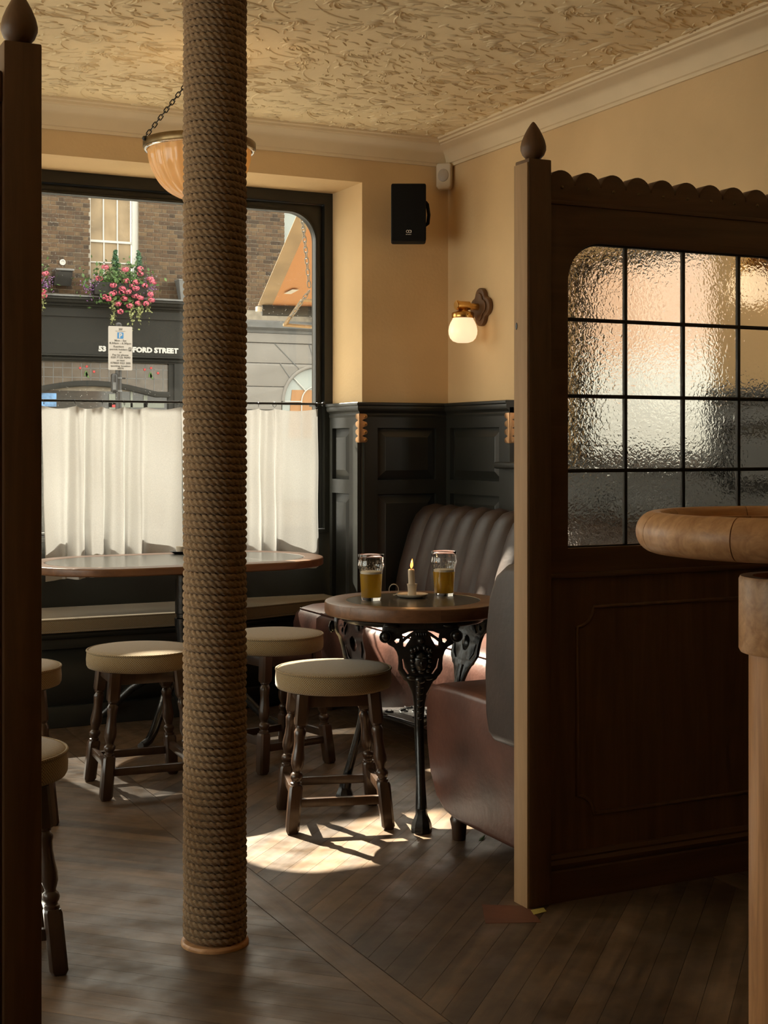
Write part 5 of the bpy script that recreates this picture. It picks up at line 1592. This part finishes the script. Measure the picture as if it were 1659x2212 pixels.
O('rim', lathe_me([(.150, .300), (.160, .300), (.160, .318), (.150, .318), (.150, .300)], 4, closed=False, smooth=20), 'lead_flashing', pot, None, (0, 0, PI / 4))

# parking sign on its pole
ps = E('parking_sign', (4.690, 17.06, -.03), 0, 'white parking sign with blue P on a dark street pole', 'sign')
SGX, SGZ, SGY = 4.6975 - 4.690, 2.479 + .03, -.055
O('pole', tube_me([(0, 0, 0), (0, 0, 2.80)], .038, 16), 'black_metal', ps)
O('pole_cap', blob((0, 0, 2.80), (.042, .042, .03)), 'black_metal', ps)
pl = O('plate', xz(flat_me([rrect(SGX - .150, SGX + .150, SGZ - .268, SGZ + .268, .012, 4)], .004), SGY), 'sign_white', ps)
O('blue_panel', xz(flat_me([rect(SGX - .038, SGX + .038, SGZ + .118, SGZ + .193)], .002), SGY - .003), 'sign_blue', pl)
def line(s, size, dx, dz, mat='sign_black', bold=.0006, w=None):
    me = text_me(s, size, .001, bold)
    if w:
        xs = [v.co.x for v in me.vertices]; k = w / (max(xs) - min(xs)); me.transform(Matrix.Diagonal((k, 1, 1, 1)))
    me.transform(Matrix.Translation((SGX + dx, SGY - .0045, SGZ + dz)))
    O('lettering', me, mat, pl)
line('P', .080, .001, .128, 'sign_white', .003)
line('City of Westminster', .013, 0, .205, w=.125, bold=0)
line('Mon - Sat', .032, 0, .083, w=.148)
line('8.30am - 6.30pm', .032, 0, .050, w=.272)
line('Resident', .030, -.022, .010, w=.130)
line('permit holders', .030, -.022, -.025, w=.222)
line('or', .028, 0, -.058, w=.030)
line('Pay by phone', .030, 0, -.092, w=.200)
line('020 7125 9090', .032, .003, -.124, w=.245)
line('or text', .028, .003, -.158, w=.100)
line('07860 022 205', .032, .003, -.192, w=.250)
line('quoting location', .028, .003, -.226, w=.248)
line('6870', .030, .003, -.257, w=.076)
O('zone_badge', xz(flat_me([rect(SGX + .103, SGX + .137, SGZ - .034, SGZ + .012)], .002), SGY - .003), 'sign_black', pl)
line('F', .040, .120, -.025, 'sign_white', .001)
crest = [box_me(SGX - .018 + k * .009, SGX - .012 + k * .009, SGY - .004, SGY - .002, SGZ + .222, SGZ + .240 + (.008 if k in (0, 2, 4) else 0)) for k in range(5)]
O('crest', join_me(crest), 'sign_black', pl)
O('strap', lathe_me([(.040, 2.135), (.046, 2.135), (.046, 2.155), (.040, 2.155), (.040, 2.135)], 16, closed=False), 'lead_flashing', ps)
O('strap', lathe_me([(.040, 1.975), (.046, 1.975), (.046, 1.995), (.040, 1.995), (.040, 1.975)], 16, closed=False), 'lead_flashing', ps)
O('timer_box', box_me(-.095, -.02, -.06, .03, 1.96, 2.20, .03, 3), 'black_metal', ps)
O('box_label', box_me(-.086, -.050, -.064, -.058, 2.00, 2.09), 'lead_flashing', ps)
O('bracket_arm', box_me(.0, .085, -.02, .02, 2.135, 2.152, .004), 'black_metal', ps)

# awning over the pavement, right of the window
aw = E('street_awning', (3.4, 8.2, 0), 0, 'orange canvas awning glowing in the sun outside the window', 'awning')
def slab(p, q, r, s, t):
    P = [Vector(v) for v in (p, q, r, s)]; n = (P[1] - P[0]).cross(P[3] - P[0]).normalized() * t
    V = P + [v + n for v in P]
    me = mesh_from(V, [(0, 1, 2, 3), (7, 6, 5, 4), (0, 1, 5, 4), (1, 2, 6, 5), (2, 3, 7, 6), (3, 0, 4, 7)])
    me.transform(Matrix.Translation((-3.4, -8.2, 0))); return me
F1, F2 = Vector((3.40, 8.90, 2.235)), Vector((5.6, 8.55, 2.235))
T1, T2 = Vector((3.085, 7.16, 2.83)), Vector((5.5, 7.16, 2.83))
O('canvas', slab(F1 + Vector((.10, 0, 0)), F2, T2, T1 + Vector((.10, 0, 0)), .003), 'canvas', aw)
O('canvas_border', slab(F1, F1 + Vector((.10, 0, 0)), T1 + Vector((.10, 0, 0)), T1, .003), 'blind', aw)
d = Vector((0, 0, -.05))
O('front_bar', tube_me([p - Vector((3.4, 8.2, 0)) + d * .7 for p in (F1 + Vector((.03, 0, 0)), F2)], .036, 10), 'shop_paint', aw)
O('end_cap', box_me(-.012, .025, .68, .72, 2.19, 2.225, .006), 'white_paint', aw)
q = F1.lerp(T1, .12).lerp(F2.lerp(T2, .12), .06)
O('care_label', slab(q + Vector((0, 0, -.012)), q + Vector((.05, .0, -.012)), q + Vector((.075, -.075, .010)), q + Vector((.03, -.075, .010)), .001), 'white_paint', aw)
hg = E('hanging_board', (3.2, 7.6, 2.0), 0, 'pale wooden hanging board on chains outside the window edge', 'sign')
O('chain', chain_me((-.026, 0, .64), (.022, 0, .215), .040, .022, .0032, sag=-.02), 'lead_flashing', hg)
O('chain', chain_me((.022, 0, .195), (-.066, .10, .030), .034, .020, .0030), 'lead_flashing', hg)
O('board_frame', join_me([tube_me([(-.09, .10, .0), (.02, .10, .15)], .012, 4), tube_me([(-.10, .10, .0), (.30, .14, -.01)], .010, 4), tube_me([(.30, .14, -.01), (.30, .10, .15)], .012, 4), tube_me([(.02, .10, .15), (.30, .10, .15)], .010, 4)]), 'blind', hg)

# house across the side street, seen only through the right-hand window
sh_ = E('corner_house', (7.2, 6.0, 0), 0, 'salmon rendered house with white base seen blurred through the obscure glass', 'building')
O('upper_wall', box_me(0, .4, -9, 7.0, 2.02, 7.0), 'salmon', sh_)
O('white_base', box_me(-.05, .4, -9, 7.0, -.1, 2.02, .02), 'white_base', sh_)
for y in (-5.5, -2.5, 0.5, 3.5):
    O('upper_window', box_me(-.03, .05, y, y + .9, 4.0, 5.5, .01), 'grey_glass', sh_)
tag(O('side_street_outside', box_me(3.98, 40, -30, 7.12, -0.30, -0.10), 'pavement'), kind='structure')

# unseen board on two iron arms, added to cut the sun through the window
sb = E('added_shade_board', (1.15, 8.57, 3.14), 0, 'dark painted board added out of view over the pavement to shade the street window', 'sign')
O('board', box_me(-.85, .78, -.025, .025, -.22, .29, .006), 'shop_paint', sb)
for x in (-.6, .45):
    O('iron_arm', tube_me([(x, -1.46, .42), (x, .05, .42)], .014, 8), 'black_metal', sb)
    O('hanger', tube_me([(x, 0, .28), (x, 0, .42)], .008, 8), 'black_metal', sb)
